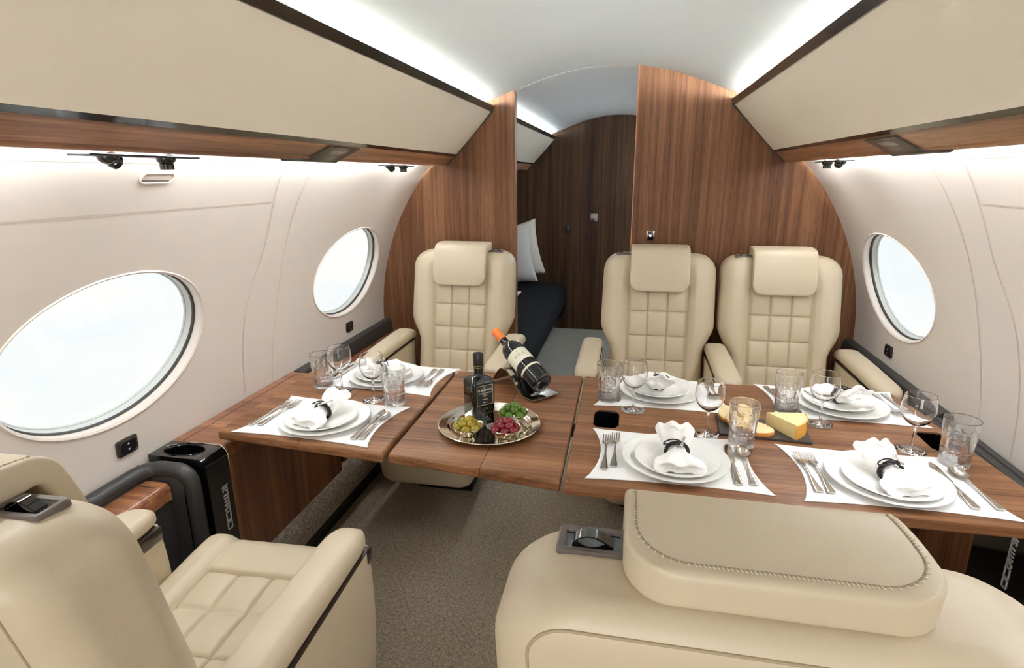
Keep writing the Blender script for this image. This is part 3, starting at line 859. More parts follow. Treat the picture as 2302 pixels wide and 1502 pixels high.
def handle_meshes():
    z = ZTOP-.0015
    fr = MB()
    def lp(hx, hy, zz, r=.006): return [(a, b, zz) for a, b in rrect(hx, hy, r, 3, 4, 2)]
    fr.loft([lp(.035, .0225, z-.004), lp(.0348, .0223, z+.003), lp(.033, .0205, z+.005), lp(.0275, .014, z+.0045, .003), lp(.0265, .013, z+.002, .002)], True, False, False)
    rc = MB(); rc.loft([lp(.0268, .0132, z+.0022, .002)], True, False, True)
    st = MB(); pts = [(-.02+.04*i/12, -.002, z+.0025+.010*sin(PI*(i/12)**.8)) for i in range(13)]
    loops = []
    for x, y, zz in pts: loops.append([(x, y-.0075, zz), (x, y+.0075, zz), (x, y+.0075, zz+.0018), (x, y-.0075, zz+.0018)])
    st.loft(loops)
    return fr.mesh('handle_frame', TAUPE, 40), rc.mesh('handle_recess', BLACKG, 40, recalc=False), st.mesh('handle_strap', BLACKG, 40)
ME_back = back_mesh(); ME_head, HP = headrest_mesh(); ME_seam, ME_st = stitch_mesh(HP); ME_rs = rear_seam_mesh(); ME_seat = seat_mesh(); ME_arm = arm_mesh(); ME_pan = armpanel_mesh(); ME_trim = {1: armtrim_mesh(1), -1: armtrim_mesh(-1)}; ME_base = base_mesh(); ME_pl = plinth_mesh(); ME_hf, ME_hr, ME_hs = handle_meshes()
def chair(label, loc, rz, arms, hside):
    t = thing('cabin_chair', label, 'chair', loc, rz, 'cream leather cabin chairs')
    bk = place('backrest', ME_back, t); place('rear_seam', ME_rs, bk); h = place('headrest', ME_head, t); place('stitching', ME_st, h); place('seam_line', ME_seam, h)
    place('seat_cushion', ME_seat, t); place('seat_base', ME_base, t); place('floor_plinth', ME_pl, t)
    for a in arms:
        p = place('side_panel', ME_pan, t); p.location.x = a
        r = place('armrest', ME_arm, t); r.location.x = a
        place('arm_trim', ME_trim[1 if a < 0 else -1], r)
    f = place('handle_frame', ME_hf, t); f.location = (hside*.157, yf(1.05)-.045, 0)
    f2 = place('handle_recess', ME_hr, f); place('handle_strap', ME_hs, f)
    return t
chair('cream leather chair cut off at the lower left corner, beside the near left window', (-.813, .842, 0), rad(2.6), (-.262, .25), 1)
chair('cream leather chair seen from behind at the lower right, stitched headrest on top', (.135, .905, 0), 0, (-.262, .262), -1)
chair('cream leather chair against the left wood wall, behind the window table', (-.785, 2.28, 0), PI, (-.27, .283), -1)
chair('cream leather chair beside the doorway, left one of the far right pair', (.134, 2.28, 0), PI, (.283, -.258), 1)
chair('cream leather chair at the far right window, right one of the pair', (.65, 2.28, 0), PI, (-.283,), 1)

# ------------------------------------------------------------------ tableware
def mat_mesh():
    hx, hy = .214, .143; mb = MB(); n = 16
    def edge(t, bow): return bow*sin(PI*t)**.8
    P = []
    for i in range(n): t = i/n; P.append((-hx+2*hx*t, -hy+edge(t, .012)))
    for i in range(n): t = i/n; P.append((hx-edge(t, .030), -hy+2*hy*t))
    for i in range(n): t = i/n; P.append((hx-2*hx*t, hy-edge(t, .012)))
    for i in range(n): t = i/n; P.append((-hx+edge(t, .030), hy-2*hy*t))
    loops = [[(x*f, y*f, z) for x, y in P] for f, z in ((.985, 0), (1, .0008), (.997, .0022), (.985, .0026), (.5, .0026), (.02, .0026))]
    mb.loft(loops); return mb.mesh('placemat', MATW, 60)
def plate_mesh(R, name, h):
    mb = MB()
    pr = [(.0005, .0012), (R*.5, .0008), (R*.58, 0), (R*.62, .0008), (R*.8, .006*h), (R*.97, .0125*h), (R, .0145*h), (R*.995, .0165*h), (R*.975, .0160*h), (R*.78, .0098*h), (R*.70, .0062*h), (R*.64, .0045*h), (R*.3, .0040), (.0005, .0040)]
    mb.lathe(pr, 64, cap0=True, cap1=True); return mb.mesh(name, CHINA, 60)
def fork_mesh():
    mb = MB()
    # handle loft along y (tip +y)
    st = [(-.095, .0085, .0016), (-.09, .0095, .0018), (-.06, .0068, .0020), (-.02, .003, .0018), (.02, .0026, .0016), (.034, .004, .0014), (.042, .0105, .0012), (.052, .0112, .0011), (.056, .0112, .0011)]
    mb.loft([[(a, y, .0035+b+.004*gauss(y-.02, .03)) for a, b in rrect(w, h, h*.9, 4, 3, 1)] for y, w, h in st])
    for k in range(4):
        x = -.0092+.00613*k
        mb.loft([[(x+a, y, .0035+b+.005*sstep(.06, .095, y)*(1-sstep(.085, .1, y)*.4)) for a, b in rrect(w, .0010, .0008, 2, 2, 1)] for y, w in ((.054, .0019), (.075, .0017), (.090, .0014), (.096, .0007))])
    return mb.mesh('fork', STEEL, 45)
def knife_mesh():
    mb = MB()
    st = [(-.105, .0085, .0022), (-.10, .0095, .0026), (-.06, .0078, .003), (-.01, .005, .003), (.0, .0055, .0016), (.01, .0088, .0011), (.05, .0098, .0009), (.085, .0085, .0008), (.10, .005, .0007), (.105, .0015, .0006)]
    mb.loft([[(a+(.002 if y > .08 else 0), y, .0035+b) for a, b in rrect(w, h, h*.8, 4, 3, 1)] for y, w, h in st]); return mb.mesh('knife', STEEL, 45)
def spoon_mesh():
    mb = MB()
    st = [(-.09, .0085, .0016), (-.086, .0095, .0018), (-.055, .0065, .0020), (-.01, .003, .0018), (.025, .0026, .0016), (.036, .0042, .0014)]
    mb.loft([[(a, y, .004+b+.005*gauss(y-.02, .03)) for a, b in rrect(w, h, h*.9, 4, 3, 1)] for y, w, h in st])
    rows = []
    for i in range(9):
        f = i/8
        rows.append([(.0185*f*cos(2*PI*k/28), .062+.029*f*sin(2*PI*k/28)-.003*f*f*sin(2*PI*k/28)*(0), .0014+.0075*f**2.2) for k in range(28)])
    mb.loft(rows, True, True, False)
    return mb.mesh('spoon', STEEL, 45)
def tumbler_mesh():
    R0, R1, Hh = .0325, .0385, .122; mb = MB(); n = 96
    prof = []
    def rad_at(z): return R0+(R1-R0)*z/Hh
    def cut(th, z):
        f = z/Hh; d = 0
        if .1 < f < .62:
            row = int((f-.1)/.26); v = ((f-.1) % .26)/.26
            u = ((th/(2*PI)*12)) % 1
            d = -.0022*(1-min(1, (abs(u-.5)/.5))**2)*min(1, 6*min(v, 1-v))
            d += -.0016*gauss(min(u, 1-u), .07)
        elif .62 <= f < .76:
            u = ((th/(2*PI)*12)) % 1; v = (f-.62)/.14
            d = -.002*max(0, 1-(abs(u-.5)/.5/(max(.02, 1-v)))**2)*(1-v)
        return d
    m = 56
    outer = [(rad_at(Hh*i/m), Hh*i/m) for i in range(m+1)]
    loops = [[((.0005)*cos(2*PI*k/n), .0005*sin(2*PI*k/n), 0) for k in range(n)], [((R0-.002)*cos(2*PI*k/n), (R0-.002)*sin(2*PI*k/n), 0) for k in range(n)]]
    for r, z in outer[1:]:
        loops.append([((r+cut(2*PI*k/n, z))*cos(2*PI*k/n), (r+cut(2*PI*k/n, z))*sin(2*PI*k/n), z) for k in range(n)])
    for r, z in ((R1-.0002, Hh+.0005), (R1-.0008, Hh+.0008), (R1-.0014, Hh+.0005)): loops.append([(r*cos(2*PI*k/n), r*sin(2*PI*k/n), z) for k in range(n)])
    for r, z in ((R1-.0016, Hh), (R1-.0017, Hh*.985), (R1-.002, Hh*.8), (R1-.0032, Hh*.6), (R0+.0005, Hh*.35), (R0-.002, Hh*.11), (R0-.008, Hh*.085), (.0005, Hh*.08)):
        loops.append([(r*cos(2*PI*k/n), r*sin(2*PI*k/n), z) for k in range(n)])
    mb.loft(loops); return mb.mesh('tumbler', CRYSTAL, 70)
def wine_meshes():
    b = MB()
    def smooth(K, m=6):
        o = []
        for i in range(len(K)-1):
            p0, p1, p2, p3 = (Vector(K[max(0, i-1)]), Vector(K[i]), Vector(K[i+1]), Vector(K[min(len(K)-1, i+2)]))
            for j in range(m):
                t = j/m; o.append(tuple(.5*((2*p1)+(p2-p0)*t+(2*p0-5*p1+4*p2-p3)*t*t+(3*p1-p0-3*p2+p3)*t**3)))
        return o+[tuple(K[-1])]
    out = smooth([(.0042, .068), (.010, .071), (.022, .079), (.032, .091), (.0385, .108), (.0395, .120), (.0375, .138), (.0350, .153)])+[(.0349, .1536), (.0347, .1542)]
    inn = [(.0343, .1545), (.0339, .1542), (.0338, .1536)]+smooth([(.0339, .153), (.0366, .138), (.0386, .120), (.0376, .108), (.031, .092), (.021, .081), (.009, .0735), (.0005, .0728)])
    b.lathe([(.0005, .066)]+out+inn, 56, cap0=True, cap1=True)
    s = MB(); s.lathe([(.0005, .002), (.0055, .0035), (.0034, .010), (.0030, .03), (.0032, .055), (.0044, .067), (.0005, .0675)], 24, cap0=True, cap1=True)
    f = MB(); f.lathe([(.0005, .0), (.034, .0), (.0358, .0008), (.0355, .0016), (.02, .0034), (.0065, .0065), (.0005, .0068)], 48, cap0=True, cap1=True)
    return b.mesh('bowl', GLASS, 70), s.mesh('stem', GLASS, 70), f.mesh('foot', GLASS, 70)
def napkin_mesh():
    mb = MB(); loops = []; n = 60
    for i in range(41):
        f = i/40; y = -.062+.125*f
        d = (y-.006)
        if d < 0: k = sstep(0, .05, -d); hw = .017+.034*k; hh = .015-.003*k; zc = .016-.002*k; am = .0015+.0015*k
        else: k = sstep(0, .055, d); hw = .017+.024*k; hh = .015-.001*k; zc = .016+.030*k**1.3; am = .002+.003*k
        lp = []
        for j in range(n):
            a = 2*PI*j/n
            x = hw*cos(a); rip = am*sin(7*a+2*f)*(.4+.6*abs(sin(a)))
            z = zc+(hh+rip)*sin(a)*(1 if sin(a) > 0 else .9)-.004*(x/hw)**2*(d > 0)
            lp.append((x, y+.006*sin(3*a)*(k > .8), max(.0008, z)))
        loops.append(lp)
    mb.loft(loops, True, False, False)
    # recessed folds at both ends
    for L in (loops[0], loops[-1]):
        c = Vector((0, 0, 0))
        for p in L: c += Vector(p)
        c /= len(L); s = -1 if L is loops[0] else 1
        rings = [[tuple(Vector(p)*(1-g)+c*g+Vector((0, -s*.012*g+.004*sin(9*g)*s, 0))) for p in L] for g in (0, .12, .3, .5, .75, .97)]
        mb.loft(rings, True, False, True)
    # layered lower folds at the front
    for q in range(3):
        w = .047-.003*q; z = .0065+.006*q
        mb.loft([[(a, -.056+.006*q+.003*sin(30*a+q), z+b) for a, b in rrect(w, .0022, .002, 10, 3, 1)], [(a*.7, -.02, z+b) for a, b in rrect(w, .0022, .002, 10, 3, 1)]])
    return mb.mesh('napkin', LINEN, 60)
def ring_meshes():
    b = MB()
    for ph in (0, 2*PI/3, 4*PI/3):
        pts = []
        for i in range(72):
            a = 2*PI*i/72; br = .0021
            pts.append(((.0225+br*cos(9*a+ph))*cos(a), br*1.6*sin(9*a+ph), .017+(.0205+br*cos(9*a+ph))*sin(a)*(1 if sin(a) > 0 else .75)))
        b.tube(pts, .0021, 6, closed=True)
    l = MB(); l.tube([(-.022+.004*cos(2*PI*i/24)-.001, .013*sin(2*PI*i/24)*1.0, .0335+.006*cos(2*PI*i/24)) if False else (-.006+.022*cos(2*PI*i/28), -.002+.010*sin(2*PI*i/28), .0405-.006*abs(cos(2*PI*i/28))**2) for i in range(28)], .0014, 6, closed=True)
    tg = MB()
    M = Mloc((.011, 0, .042), ry=PI/2, rz=PI/2-.25)
    tg.lathe([(.0003, -.020), (.003, -.0195), (.0036, -.0165), (.0018, -.0135), (.0024, -.008), (.0028, 0), (.0024, .008), (.0018, .0135), (.0036, .0165), (.003, .0195), (.0003, .020)], 14, M)
    return b.mesh('braided_band', BLACKM, 60), l.mesh('cord_loop', BLACKM, 60), tg.mesh('toggle', SILVER, 60)
ME = dict(mat=mat_mesh(), pl=plate_mesh(.131, 'dinner_plate', 1), sp=plate_mesh(.102, 'salad_plate', 1), fork=fork_mesh(), knife=knife_mesh(), spoon=spoon_mesh(), tum=tumbler_mesh(), nap=napkin_mesh())
MW = wine_meshes(); MR = ring_meshes()
def put(name, me, label, cat, loc, rz, group):
    o = place(name, me); o.location = loc; o.rotation_euler = (0, 0, rz); return tag(o, label, cat, group)
def setting(where, mat, mrz, plate, plate2, napd, forks, knife, spoon, tum, wg, frot=0.):
    z = ZT+.0002; zm = z+.0028
    put('placemat', ME['mat'], 'white placemat with pulled-out corners, ' + where, 'placemat', (*mat, z), mrz, 'white placemats')
    put('dinner_plate', ME['pl'], 'large white plate, the lower one, ' + where, 'plate', (*plate, zm), 0, 'large white plates')
    put('salad_plate', ME['sp'], 'smaller white plate stacked on a large one, ' + where, 'plate', (*plate2, zm+.0075), 0, 'small white plates')
    nz = zm+.0075+.0043
    base = PI if abs(mrz) > 1.5 else 0
    NS = 1.2; o = put('napkin', ME['nap'], 'folded white napkin pulled through a black ring, ' + where, 'napkin', (*plate2, nz), base+napd, 'white napkins')
    o.scale = (NS, NS, NS)
    t = thing('napkin_ring', 'black braided ring with silver toggle round the napkin, ' + where, 'napkin ring', (plate2[0]-.0072*sin(base+napd), plate2[1]+.0072*cos(base+napd), nz), base+napd, 'braided napkin rings'); t.scale = (NS, NS, NS)
    for nm, me in zip(('braided_band', 'cord_loop', 'toggle'), MR): place(nm, me, t)
    for i, f in enumerate(forks):
        outer = (i == 0)
        put('fork', ME['fork'], ('outer' if outer else 'inner') + ' silver fork of the two, ' + where, 'fork', (*f[:2], zm), base+(f[2] if len(f) > 2 else frot), 'silver forks')
    put('knife', ME['knife'], 'silver knife beside the plates, ' + where, 'knife', (*knife[:2], zm), base+(knife[2] if len(knife) > 2 else frot), 'silver knives')
    put('spoon', ME['spoon'], 'silver spoon beside the knife, ' + where, 'spoon', (*spoon[:2], zm), base+(spoon[2] if len(spoon) > 2 else frot), 'silver spoons')
    put('tumbler', ME['tum'], 'cut crystal tumbler, ' + where, 'tumbler', (*tum[:2], z if len(tum) < 3 else zm), 0, 'cut crystal tumblers')
    t = thing('wine_glass', 'empty stemmed wine glass, ' + where, 'wine glass', (*wg, z), 0, 'stemmed wine glasses')
    for nm, me in zip(('bowl', 'stem', 'foot'), MW): place(nm, me, t)
setting('window table, front place', (-.868, 1.445), rad(-2.6), (-.858, 1.428), (-.862, 1.415), rad(-14),
        [(-1.05, 1.452, rad(-5)), (-1.022, 1.455, rad(-5))], (-.720, 1.430), (-.698, 1.42, 0), (-.709, 1.594), (-.791, 1.619))
setting('window table, back place', (-.822, 1.832), PI+rad(-4), (-.832, 1.815), (-.846, 1.820), rad(-32),
        [(-.662, 1.835), (-.688, 1.832)], (-1.006, 1.85, rad(-5)), (-1.030, 1.86, rad(-8)), (-1.008, 1.691), (-.934, 1.677))
setting('conference table, front aisle place', (.134, 1.384), 0, (.136, 1.362), (.138, 1.346), rad(2),
        [(-.037, 1.380), (-.014, 1.398)], (.274, 1.375), (.308, 1.365), (.314, 1.490, 1), (.234, 1.551))
setting('conference table, front window place', (.617, 1.374), 0, (.612, 1.352), (.614, 1.335), rad(14),
        [(.445, 1.366), (.471, 1.366)], (.752, 1.365), (.795, 1.355, rad(4)), (.812, 1.482), (.744, 1.547))
setting('conference table, back aisle place', (.125, 1.843), PI, (.119, 1.842), (.112, 1.848), rad(0),
        [(.298, 1.878), (.278, 1.876)], (-.012, 1.835), (-.045, 1.86), (-.046, 1.752, 1), (.032, 1.689))
setting('conference table, back window place', (.652, 1.846), PI, (.66, 1.825), (.655, 1.835), rad(24),
        [(.830, 1.86), (.802, 1.852)], (.51, 1.835, rad(10)), (.483, 1.87, rad(8)), (.487, 1.762, 1), (.562, 1.683))

# ------------------------------------------------------------------ tray, oil, olives
TX, TY = -.374, 1.487
mb = MB()
mb.lathe([(.0005, .0012), (.112, .0012), (.116, .002), (.122, .0075), (.142, .0105), (.147, .0125), (.1475, .014), (.1455, .0155), (.142, .014), (.124, .011), (.1195, .0095), (.114, .0040), (.110, .0032), (.0005, .0032)], 72, Matrix.Translation((TX, TY, ZT)), cap0=True, cap1=True)
tag(mb.obj('serving_tray', SILVER, angle=60), 'round silver serving tray on the aisle leaf', 'tray')
ZTR = ZT+.0034
t = thing('oil_bottle', 'square black glass oil bottle with a framed label, standing on the silver tray', 'bottle', (-.415, 1.532, ZTR), rad(42))
mb = MB(); loops = []
for z, h, r in ((0, .032, .01), (.003, .0355, .011), (.118, .0372, .012), (.124, .0366, .014), (.130, .030, .016), (.134, .0205, .0195), (.137, .0150, .0148), (.142, .0138, .0137), (.164, .0138, .0137)):
    loops.append([(a, b, z) for a, b in rrect(h, h, r, 3, 6, 3)])
mb.loft(loops); mb.obj('bottle_glass', BOTG, t, angle=50)
mb = MB(); mb.lathe([(.0003, .164), (.0148, .164), (.0156, .166), (.0156, .199), (.0146, .202), (.0003, .202)], 28, cap0=True, cap1=True); mb.obj('cap', BLACKM, t)
mb = MB()
for z in (.160, .1655): mb.lathe([(.0142, z), (.0162, z+.0004), (.0162, z+.0018), (.0142, z+.0022)], 28)
mb.obj('neck_band', GOLD, t)
lab = MB(); lab.box((0, -.0377, .086), (.0540, .0008, .062), .0003); lo = lab.obj('label', pmat('black_label', (34, 31, 27), .6), t)
fr = MB()
for x in (-.0258, .0258): fr.box((x, -.0383, .086), (.0012, .0006, .0600))
for z in (.0565, .1155): fr.box((0, -.0383, z), (.0525, .0006, .0012))
fr.obj('label_frame', pmat('label_line', (176, 164, 140), .6), lo, flat=True)
TXT = pmat('label_print', (216, 208, 192), .6)
for s, sz, z in (('N° 1', .0075, .1095), ('LORENZO', .0098, .1010), ('OLIO EXTRA VERGINE', .0042, .0920), ('DI OLIVA', .0042, .0870), ('DOP', .0042, .0825), ('SICILIA', .0055, .0730), ('500 ml', .0050, .0640)):
    o = place('lettering', textmesh(s, sz), lo); o.data.materials.append(TXT); o.location = (0, -.0384, z); o.rotation_euler = (PI/2, 0, 0)
# pale engraved picture low on the bottle: small plant sprigs
sp = MB()
random.seed(3)
for i in range(34):
    x, z = random.uniform(-.022, .022), random.uniform(.012, .045)
    if x*x/.0006+(z-.026)**2/.0004 > 1: continue
    a = random.uniform(0, PI); l = random.uniform(.002, .005)
    sp.tube([(x, -.0368, z), (x+l*cos(a)*.5, -.0370, z+l*sin(a)*.5+.001), (x+l*cos(a), -.0368, z+l*sin(a))], .0005, 5)
sp.obj('engraving', TAUPE, t)

def bowl(c, rot, label, mat, spots, ol, osize):
    t = thing('olive_bowl', label, 'bowl', (*c, ZTR), rot)
    mb = MB(); n = 60
    def rr(a): return 1+.26*max(0, cos(1.5*((a+PI/3) % (2*PI/3)-PI/3)*1.0))**6
    def lp(R, z, w): return [(R*(1+(rr(2*PI*k/n)-1)*w)*cos(2*PI*k/n), R*(1+(rr(2*PI*k/n)-1)*w)*sin(2*PI*k/n), z+.004*w*(rr(2*PI*k/n)-1)/.26) for k in range(n)]
    mb.loft([lp(.0005, 0, 0), lp(.016, 0, 0), lp(.018, .002, 0), lp(.027, .012, .4), lp(.0425, .030, 1), lp(.043, .0312, 1), lp(.0415, .0312, 1), lp(.026, .0135, .4), lp(.016, .0045, 0), lp(.0005, .004, 0)])
    mb.obj('dish', SILVER, t, angle=50)
    for i, (x, y, z) in enumerate(spots):
        m2 = MB()
    me = None
    for i, (x, y, z) in enumerate(spots):
        if me is None:
            m2 = MB(); m2.sphere((0, 0, 0), osize, 18, 12); me = m2.mesh('olive', mat, 0)
        o = place('olive', me); o.location = (c[0]+x, c[1]+y, ZTR+z); o.rotation_euler = (random.uniform(-.5, .5), random.uniform(-.5, .5), random.uniform(0, PI))
        tag(o, ol, 'olive', ol.split(',')[0]+'s')
def heap(k1, r1, z1, k2, r2, z2, k3=1, z3=.047):
    P = [(r1*cos(2*PI*i/k1+.3), r1*sin(2*PI*i/k1+.3), z1) for i in range(k1)]
    P += [(r2*cos(2*PI*i/k2+.9), r2*sin(2*PI*i/k2+.9), z2) for i in range(k2)]
    return P+[(.003, .002, z3)]*k3
HEAP = heap(7, .030, .0285, 4, .0165, .0385, 1, .048)
bowl((-.418, 1.412), .35, 'pointed silver bowl of yellow olives at the front left of the tray', OLIVE_Y, HEAP, 'yellow olive, in the front left bowl on the tray', (.0138, .0104, .0102))
bowl((-.312, 1.420), 1.2, 'pointed silver bowl of red olives at the front of the tray', OLIVE_R, heap(7, .030, .0285, 4, .0160, .0385, 1, .048), 'dark red olive, in the front right bowl on the tray', (.0138, .0104, .0102))
bowl((-.312, 1.527), .1, 'pointed silver bowl of green olives at the back right of the tray', OLIVE_G, heap(6, .030, .0285, 3, .0155, .0395, 1, .050), 'bright green olive, in the back right bowl on the tray', (.0132, .0122, .0118))

# ------------------------------------------------------------------ wine bottle on its chrome stand
AZ = rad(139); EL = rad(25)
au = Vector((cos(AZ), sin(AZ), 0)); av = Vector((-sin(AZ), cos(AZ), 0))
HO = Vector((-.2415, 1.719, ZT))        # middle of the front edge
t = thing('bottle_stand', 'wave-shaped chrome wine stand on the aisle leaf', 'bottle stand', HO, AZ)
mb = MB(); prof = []
for i in range(61):
    u = .25*i/60
    z = .008+.066*sstep(.045, .15, u)-.066*sstep(.165, .245, u)
    prof.append((u, z))
for side in (1,):
    mb.loft([[(u, v, z+dz) for v, dz in ((-.055, .0), (.055, .0), (.055, .0022), (-.055, .0022))] for u, z in prof])
mb.obj('plate', CHROME, t, angle=60)
for u, v in ((.006, -.045), (.006, .045), (.243, -.045), (.243, .045)):
    mb = MB(); mb.lathe([(.0003, .0002), (.0055, .0002), (.0055, .0085), (.0003, .0085)], 16, Matrix.Translation((u, v, 0)), cap0=True, cap1=True); mb.obj('foot', COPPER, t)
BW = Vector((-.255, 1.735, .7475))
dirv = (au*cos(EL)+Vector((0, 0, sin(EL)))).normalized()
xv = (av*-1).normalized(); yv = dirv.cross(xv).normalized()
Mw = Matrix(((xv.x, yv.x, dirv.x, BW.x), (xv.y, yv.y, dirv.y, BW.y), (xv.z, yv.z, dirv.z, BW.z), (0, 0, 0, 1)))
t = thing('wine_bottle', 'dark wine bottle with orange capsule lying on the chrome stand', 'bottle')
t.matrix_world = Mw
mb = MB(); mb.lathe([(.0004, .014), (.012, .011), (.024, .004), (.031, .0), (.0355, .002), (.0372, .008), (.0375, .02), (.0375, .165), (.0365, .178), (.032, .192), (.024, .203), (.018, .210), (.0150, .217), (.0142, .228), (.0140, .285), (.0004, .285)], 48, cap0=True, cap1=True); mb.obj('bottle_glass', BOTG, t, angle=60)
mb = MB(); mb.lathe([(.0146, .236), (.0150, .238), (.0150, .277), (.0162, .279), (.0162, .286), (.0150, .288), (.0003, .2885)], 32, cap1=True); mb.obj('capsule', ORANGE, t, angle=50)
def patch(z0, z1, a0, a1, r, name, mat):
    mb = MB(); mb.loft([[(r*cos(a0+(a1-a0)*i/40), r*sin(a0+(a1-a0)*i/40), z) for i in range(41)] for z in (z0, z1)], False); return mb.obj(name, mat, t, recalc=False)
# the label faces up and towards the camera (local -y is up-facing?)
UP = math.atan2(yv.z, xv.z); CV = Vector((0, 0, 1.4))-BW; TA = math.atan2(CV.dot(yv), CV.dot(xv)); TA = UP+.75*(((TA-UP+PI) % (2*PI))-PI)
lb = patch(.098, .150, TA-1.5, TA+1.5, .0379, 'label', PAPER)
patch(.062, .070, TA-1.5, TA+1.5, .0379, 'label_band', PAPER)
for s, sz, zz in (('SOLA', .016, .122), ('∗', .012, .138)):
    try:
        me = textmesh(s, sz, ext=0.)
        for v in me.vertices:
            x, y = v.co.x, v.co.y
            a = TA+x/.0382
            v.co = (.0382*cos(a), .0382*sin(a), zz+y)
        me.materials.append(GOLD); place('lettering', me, lb)
    except Exception: pass

# ------------------------------------------------------------------ cheese board
t = mb = None
P = [(.268, 1.548), (.503, 1.532), (.512, 1.652), (.276, 1.692)]
mb = MB(); mb.loft([[(x, y, z) for x, y in P] for z in (ZT+.0003, ZT+.0065)]); bmesh.ops.bevel(mb.bm, geom=mb.bm.edges[:], offset=.0012, segments=2, affect='EDGES')
tag(mb.obj('slate_board', SLATE), 'flat dark slate serving board between the place settings', 'board')
ZS = ZT+.0068
t = thing('cheese_wedge', 'pale yellow cheese wedge with orange rind on the slate board', 'cheese', (0, 0, ZS))
tip, ra, rb = Vector((.405, 1.636)), Vector((.506, 1.640)), Vector((.460, 1.540))
out = [tip]
n = 12
c0 = (ra+rb)/2; ctr = tip
arc = []
for i in range(n+1):
    f = i/n; p = rb*(1-f)+ra*f; d = (p-tip); bulge = .014*sin(PI*f); arc.append(p+d.normalized()*bulge)
mb = MB(); poly = [tip]+arc
random.seed(5)
lo = [(p.x, p.y, 0) for p in poly]; hi = [(p.x, p.y, .034+.004*(p-tip).length/.1) for p in poly]; hi2 = [((p.x-.45)*.96+.45, (p.y-1.60)*.96+1.60, .037+.004*(p-tip).length/.1) for p in poly]
mb.loft([lo, hi, hi2]); mb.obj('paste', CHEESE, t, angle=40)
mb = MB(); m = [p+(p-tip).normalized()*.0022 for p in arc]
mb.loft([[(p.x, p.y, 0) for p in m]+[(p.x, p.y, 0) for p in arc[::-1]], [(p.x, p.y, .040) for p in m]+[(p.x, p.y, .040) for p in arc[::-1]]]); mb.obj('rind', RIND, t, angle=40)
mb = MB()
for x, y, r in ((.425, 1.628, .006), (.446, 1.618, .005), (.462, 1.626, .007), (.452, 1.598, .004)):
    mb.sphere((x, y, .0385), (r, r*.8, .0028), 12, 8)
mb.obj('crumbles', CHEESE, t)
def slice_(c, rx, ry, rz, label, M):
    t = thing('bread_slice', label, 'bread', c, rz)
    def outl(s, z): return [(rx*s*cos(2*PI*k/40)*(1+.06*sin(3*2*PI*k/40+rx*70)+.04*sin(5*2*PI*k/40)), ry*s*sin(2*PI*k/40)*(1+.05*cos(4*2*PI*k/40)), z) for k in range(40)]
    mb = MB(); mb.loft([outl(.97, 0), outl(1.0, .003), outl(1.0, .010), outl(.97, .0125), outl(.95, .0122)], True, True, False, M); mb.obj('crust', CRUST, t, angle=70)
    mb = MB(); mb.loft([outl(.955, .0120), outl(.9, .0132), outl(.5, .0134), outl(.05, .0132)], True, False, True, M); mb.obj('crumb', BREAD, t, angle=70)
slice_((.372, 1.574, ZS+.002), .042, .030, -.35, 'round bread slice lying flat in front, on the slate board', Mloc((0, 0, 0), rx=.10))
slice_((.325, 1.606, ZS+.016), .034, .034, .3, 'bread slice leaning at the left, behind the tumbler on the slate board', Mloc((0, 0, 0), rx=.35, ry=-.25))
slice_((.345, 1.634, ZS+.030), .036, .027, .7, 'bread slice at the back of the pile, leaning on the others', Mloc((0, 0, 0), rx=.5, ry=.2))
slice_((.300, 1.648, ZS+.014), .028, .022, 1.6, 'torn orange-crusted bread end at the back left of the slate board', Mloc((0, 0, 0), rx=-.2, ry=-.45))

# ------------------------------------------------------------------ aft cabin bed
t = thing('bed', 'black-covered bed seen through the doorway along the left wall', 'bed')
mb = MB(); loops = []
for i in range(121):
    y = 3.15+(5.2-3.15)*i/120
    pf = .006*abs(sin(PI*(y-3.15)/.13))**.5
    en = .05*(1-math.sqrt(max(0, 1-max(0, (y-5.15)/.05)**2))) if y > 5.15 else 0
    L = [(-1.30, .16), (-1.30, .44)]+[(-1.2+.52*k/8, .445+pf) for k in range(9)]
    for k in range(1, 7):
        a = PI/2*k/6; L.append((-.655+.10*sin(a)+pf*.5, .345+.10*cos(a)+pf*.5))
    L += [(-.565+pf*.5, .26), (-.60, .17), (-.64, .16)]
    loops.append([(x, y, z-en) for x, z in L])
mb.loft(loops); mb.obj('quilt', BEDDING, t, angle=60)
mb = MB(); mb.box((-.985, 4.17, .08), (.65, 2.06, .16), .01); mb.obj('bed_base', BEDBASE, t)
def pillow(c, w, h, th, rx, rz, mat, label, ribs=0, tw=0):
    mb = MB(); n = 64 if ribs else 22
    def grid(sg):
        R = []
        for i in range(n+1):
            row = []
            for j in range(n+1):
                u, v = -1+2*i/n, -1+2*j/n
                pu = (1-u*u)*(1-v*v); e = 1-.10*(1-abs(u)**2)*abs(v)**3-0
                z = sg*(th*pu**.42+(.0022*sin(v*h*ribs)*pu**.3 if ribs else 0))
                k = 1-.09*(1-u*u) if True else 1
                row.append((w*u*(1-.10*(1-v*v)), h*v*(1-.10*(1-u*u)), z))
            R.append(row)
        return R
    M = Matrix.Translation(c) @ Matrix.Rotation(rz, 4, 'Z') @ Matrix.Rotation(rx, 4, 'X') @ Matrix.Rotation(tw, 4, 'Z')
    for sg in (1, -1): mb.loft(grid(sg), False, M=M)
    bmesh.ops.remove_doubles(mb.bm, verts=mb.bm.verts, dist=1e-5)
    tag(mb.obj('pillow', mat, angle=0), label, 'pillow')
pillow((-1.02, 4.72, .722), .24, .24, .075, rad(100), rad(8), PILLOW, 'front white ribbed pillow standing on the dark bed', 420, rad(9))
pillow((-1.0, 4.93, .748), .25, .25, .07, rad(96), rad(14), PILLOWB, 'plain beige pillow standing behind the ribbed one', 0, rad(12))
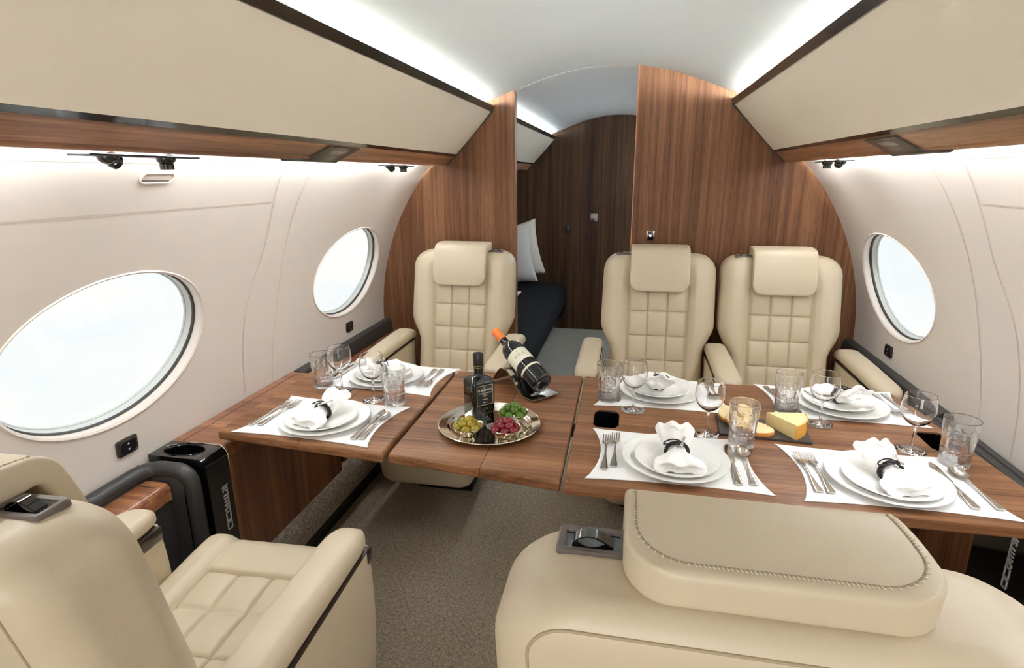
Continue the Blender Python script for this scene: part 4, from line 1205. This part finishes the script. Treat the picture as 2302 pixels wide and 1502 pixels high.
mb = MB(); mb.loft([[(x, y, z+.003*sin(40*x)) for x, y in ((-1.0, 4.32), (-.872, 4.40), (-.868, 4.62), (-1.0, 4.66))] for z in (.458, .468)]); tag(mb.obj('folded_cloth', LINEN, angle=20), 'small white folded cloth on the dark bed below the pillows', 'cloth')

# ------------------------------------------------------------------ lights
def area(name, loc, size, power, rot, color=(1, 1, 1), shape='RECTANGLE'):
    l = bpy.data.lights.new(name, 'AREA'); l.energy = power; l.color = color; l.shape = shape; l.size = size[0]; l.size_y = size[1]
    o = bpy.data.objects.new(name, l); COL.objects.link(o); o.location = loc; o.rotation_euler = rot; return o
P_COVE = 40.
for s in (-1, 1):
    # upper cove behind the bin rail, thrown up and inwards
    area('cove_light', (CX+s*.632, (.95+2.76)/2, 1.690), (.03, 2.76-.95), P_COVE, (PI, s*rad(62), 0), (.88, .945, 1))
    area('cove_light_aft', (CX+s*.632, (YB+YE)/2, 1.690), (.03, YE-YB-.2), 14., (PI, s*rad(28), 0), (.86, .935, 1))
area('added_fill_light', (CX, -1.8, 1.0), (1.5, .9), 6.5, (PI/2, 0, 0), (.94, .97, 1))  # unseen fill added behind the camera to brighten bins and far chairs
w = bpy.data.worlds.new('World'); sc.world = w; w.use_nodes = True
nt = w.node_tree; bg = nt.nodes['Background']
tc = nt.nodes.new('ShaderNodeTexCoord'); mp = nt.nodes.new('ShaderNodeMapping'); mp.inputs['Scale'].default_value = (3, 3, 7)
n = nt.nodes.new('ShaderNodeTexNoise'); n.inputs['Scale'].default_value = 1.6; n.inputs['Detail'].default_value = 5; n.inputs['Roughness'].default_value = .55
r = nt.nodes.new('ShaderNodeValToRGB'); r.color_ramp.elements[0].position = .40; r.color_ramp.elements[0].color = (.90, .945, .965, 1); r.color_ramp.elements[1].position = .60; r.color_ramp.elements[1].color = (1, .99, .97, 1)
nt.links.new(tc.outputs['Generated'], mp.inputs[0]); nt.links.new(mp.outputs[0], n.inputs[0]); nt.links.new(n.outputs['Fac'], r.inputs[0]); nt.links.new(r.outputs[0], bg.inputs[0])
bg.inputs[1].default_value = .235

# ------------------------------------------------------------------ camera
cd = bpy.data.cameras.new('camera'); cam = bpy.data.objects.new('camera', cd); COL.objects.link(cam); sc.camera = cam
F = 1292.6813; cd.sensor_width = 36; cd.lens = F/2302*36; cd.clip_start = .02
a = Vector((1424-1151, 392-751, F)).normalized(); b = Vector((1183-1151, 5430-751, F)).normalized()
b = (b-a*a.dot(b)).normalized(); x = b.cross(a)
if x.x < 0: x = -x
# rows: world axes in (image right, image down, forward); columns are the camera axes in world
right = Vector((x.x, a.x, -b.x)); down = Vector((x.y, a.y, -b.y)); fwd = Vector((x.z, a.z, -b.z))
cam.matrix_world = Matrix(((right.x, -down.x, -fwd.x, 0), (right.y, -down.y, -fwd.y, 0), (right.z, -down.z, -fwd.z, 1.40), (0, 0, 0, 1)))
vs = sc.view_settings; vs.view_transform = 'Standard'; vs.look = 'None'; vs.gamma = 1; vs.use_curve_mapping = False; vs.exposure = 2.18
sc.cycles.use_denoising = True
sc.cycles.max_bounces = 14; sc.cycles.transmission_bounces = 12; sc.cycles.diffuse_bounces = 8; sc.cycles.glossy_bounces = 6
sc.cycles.sample_clamp_indirect = 6.
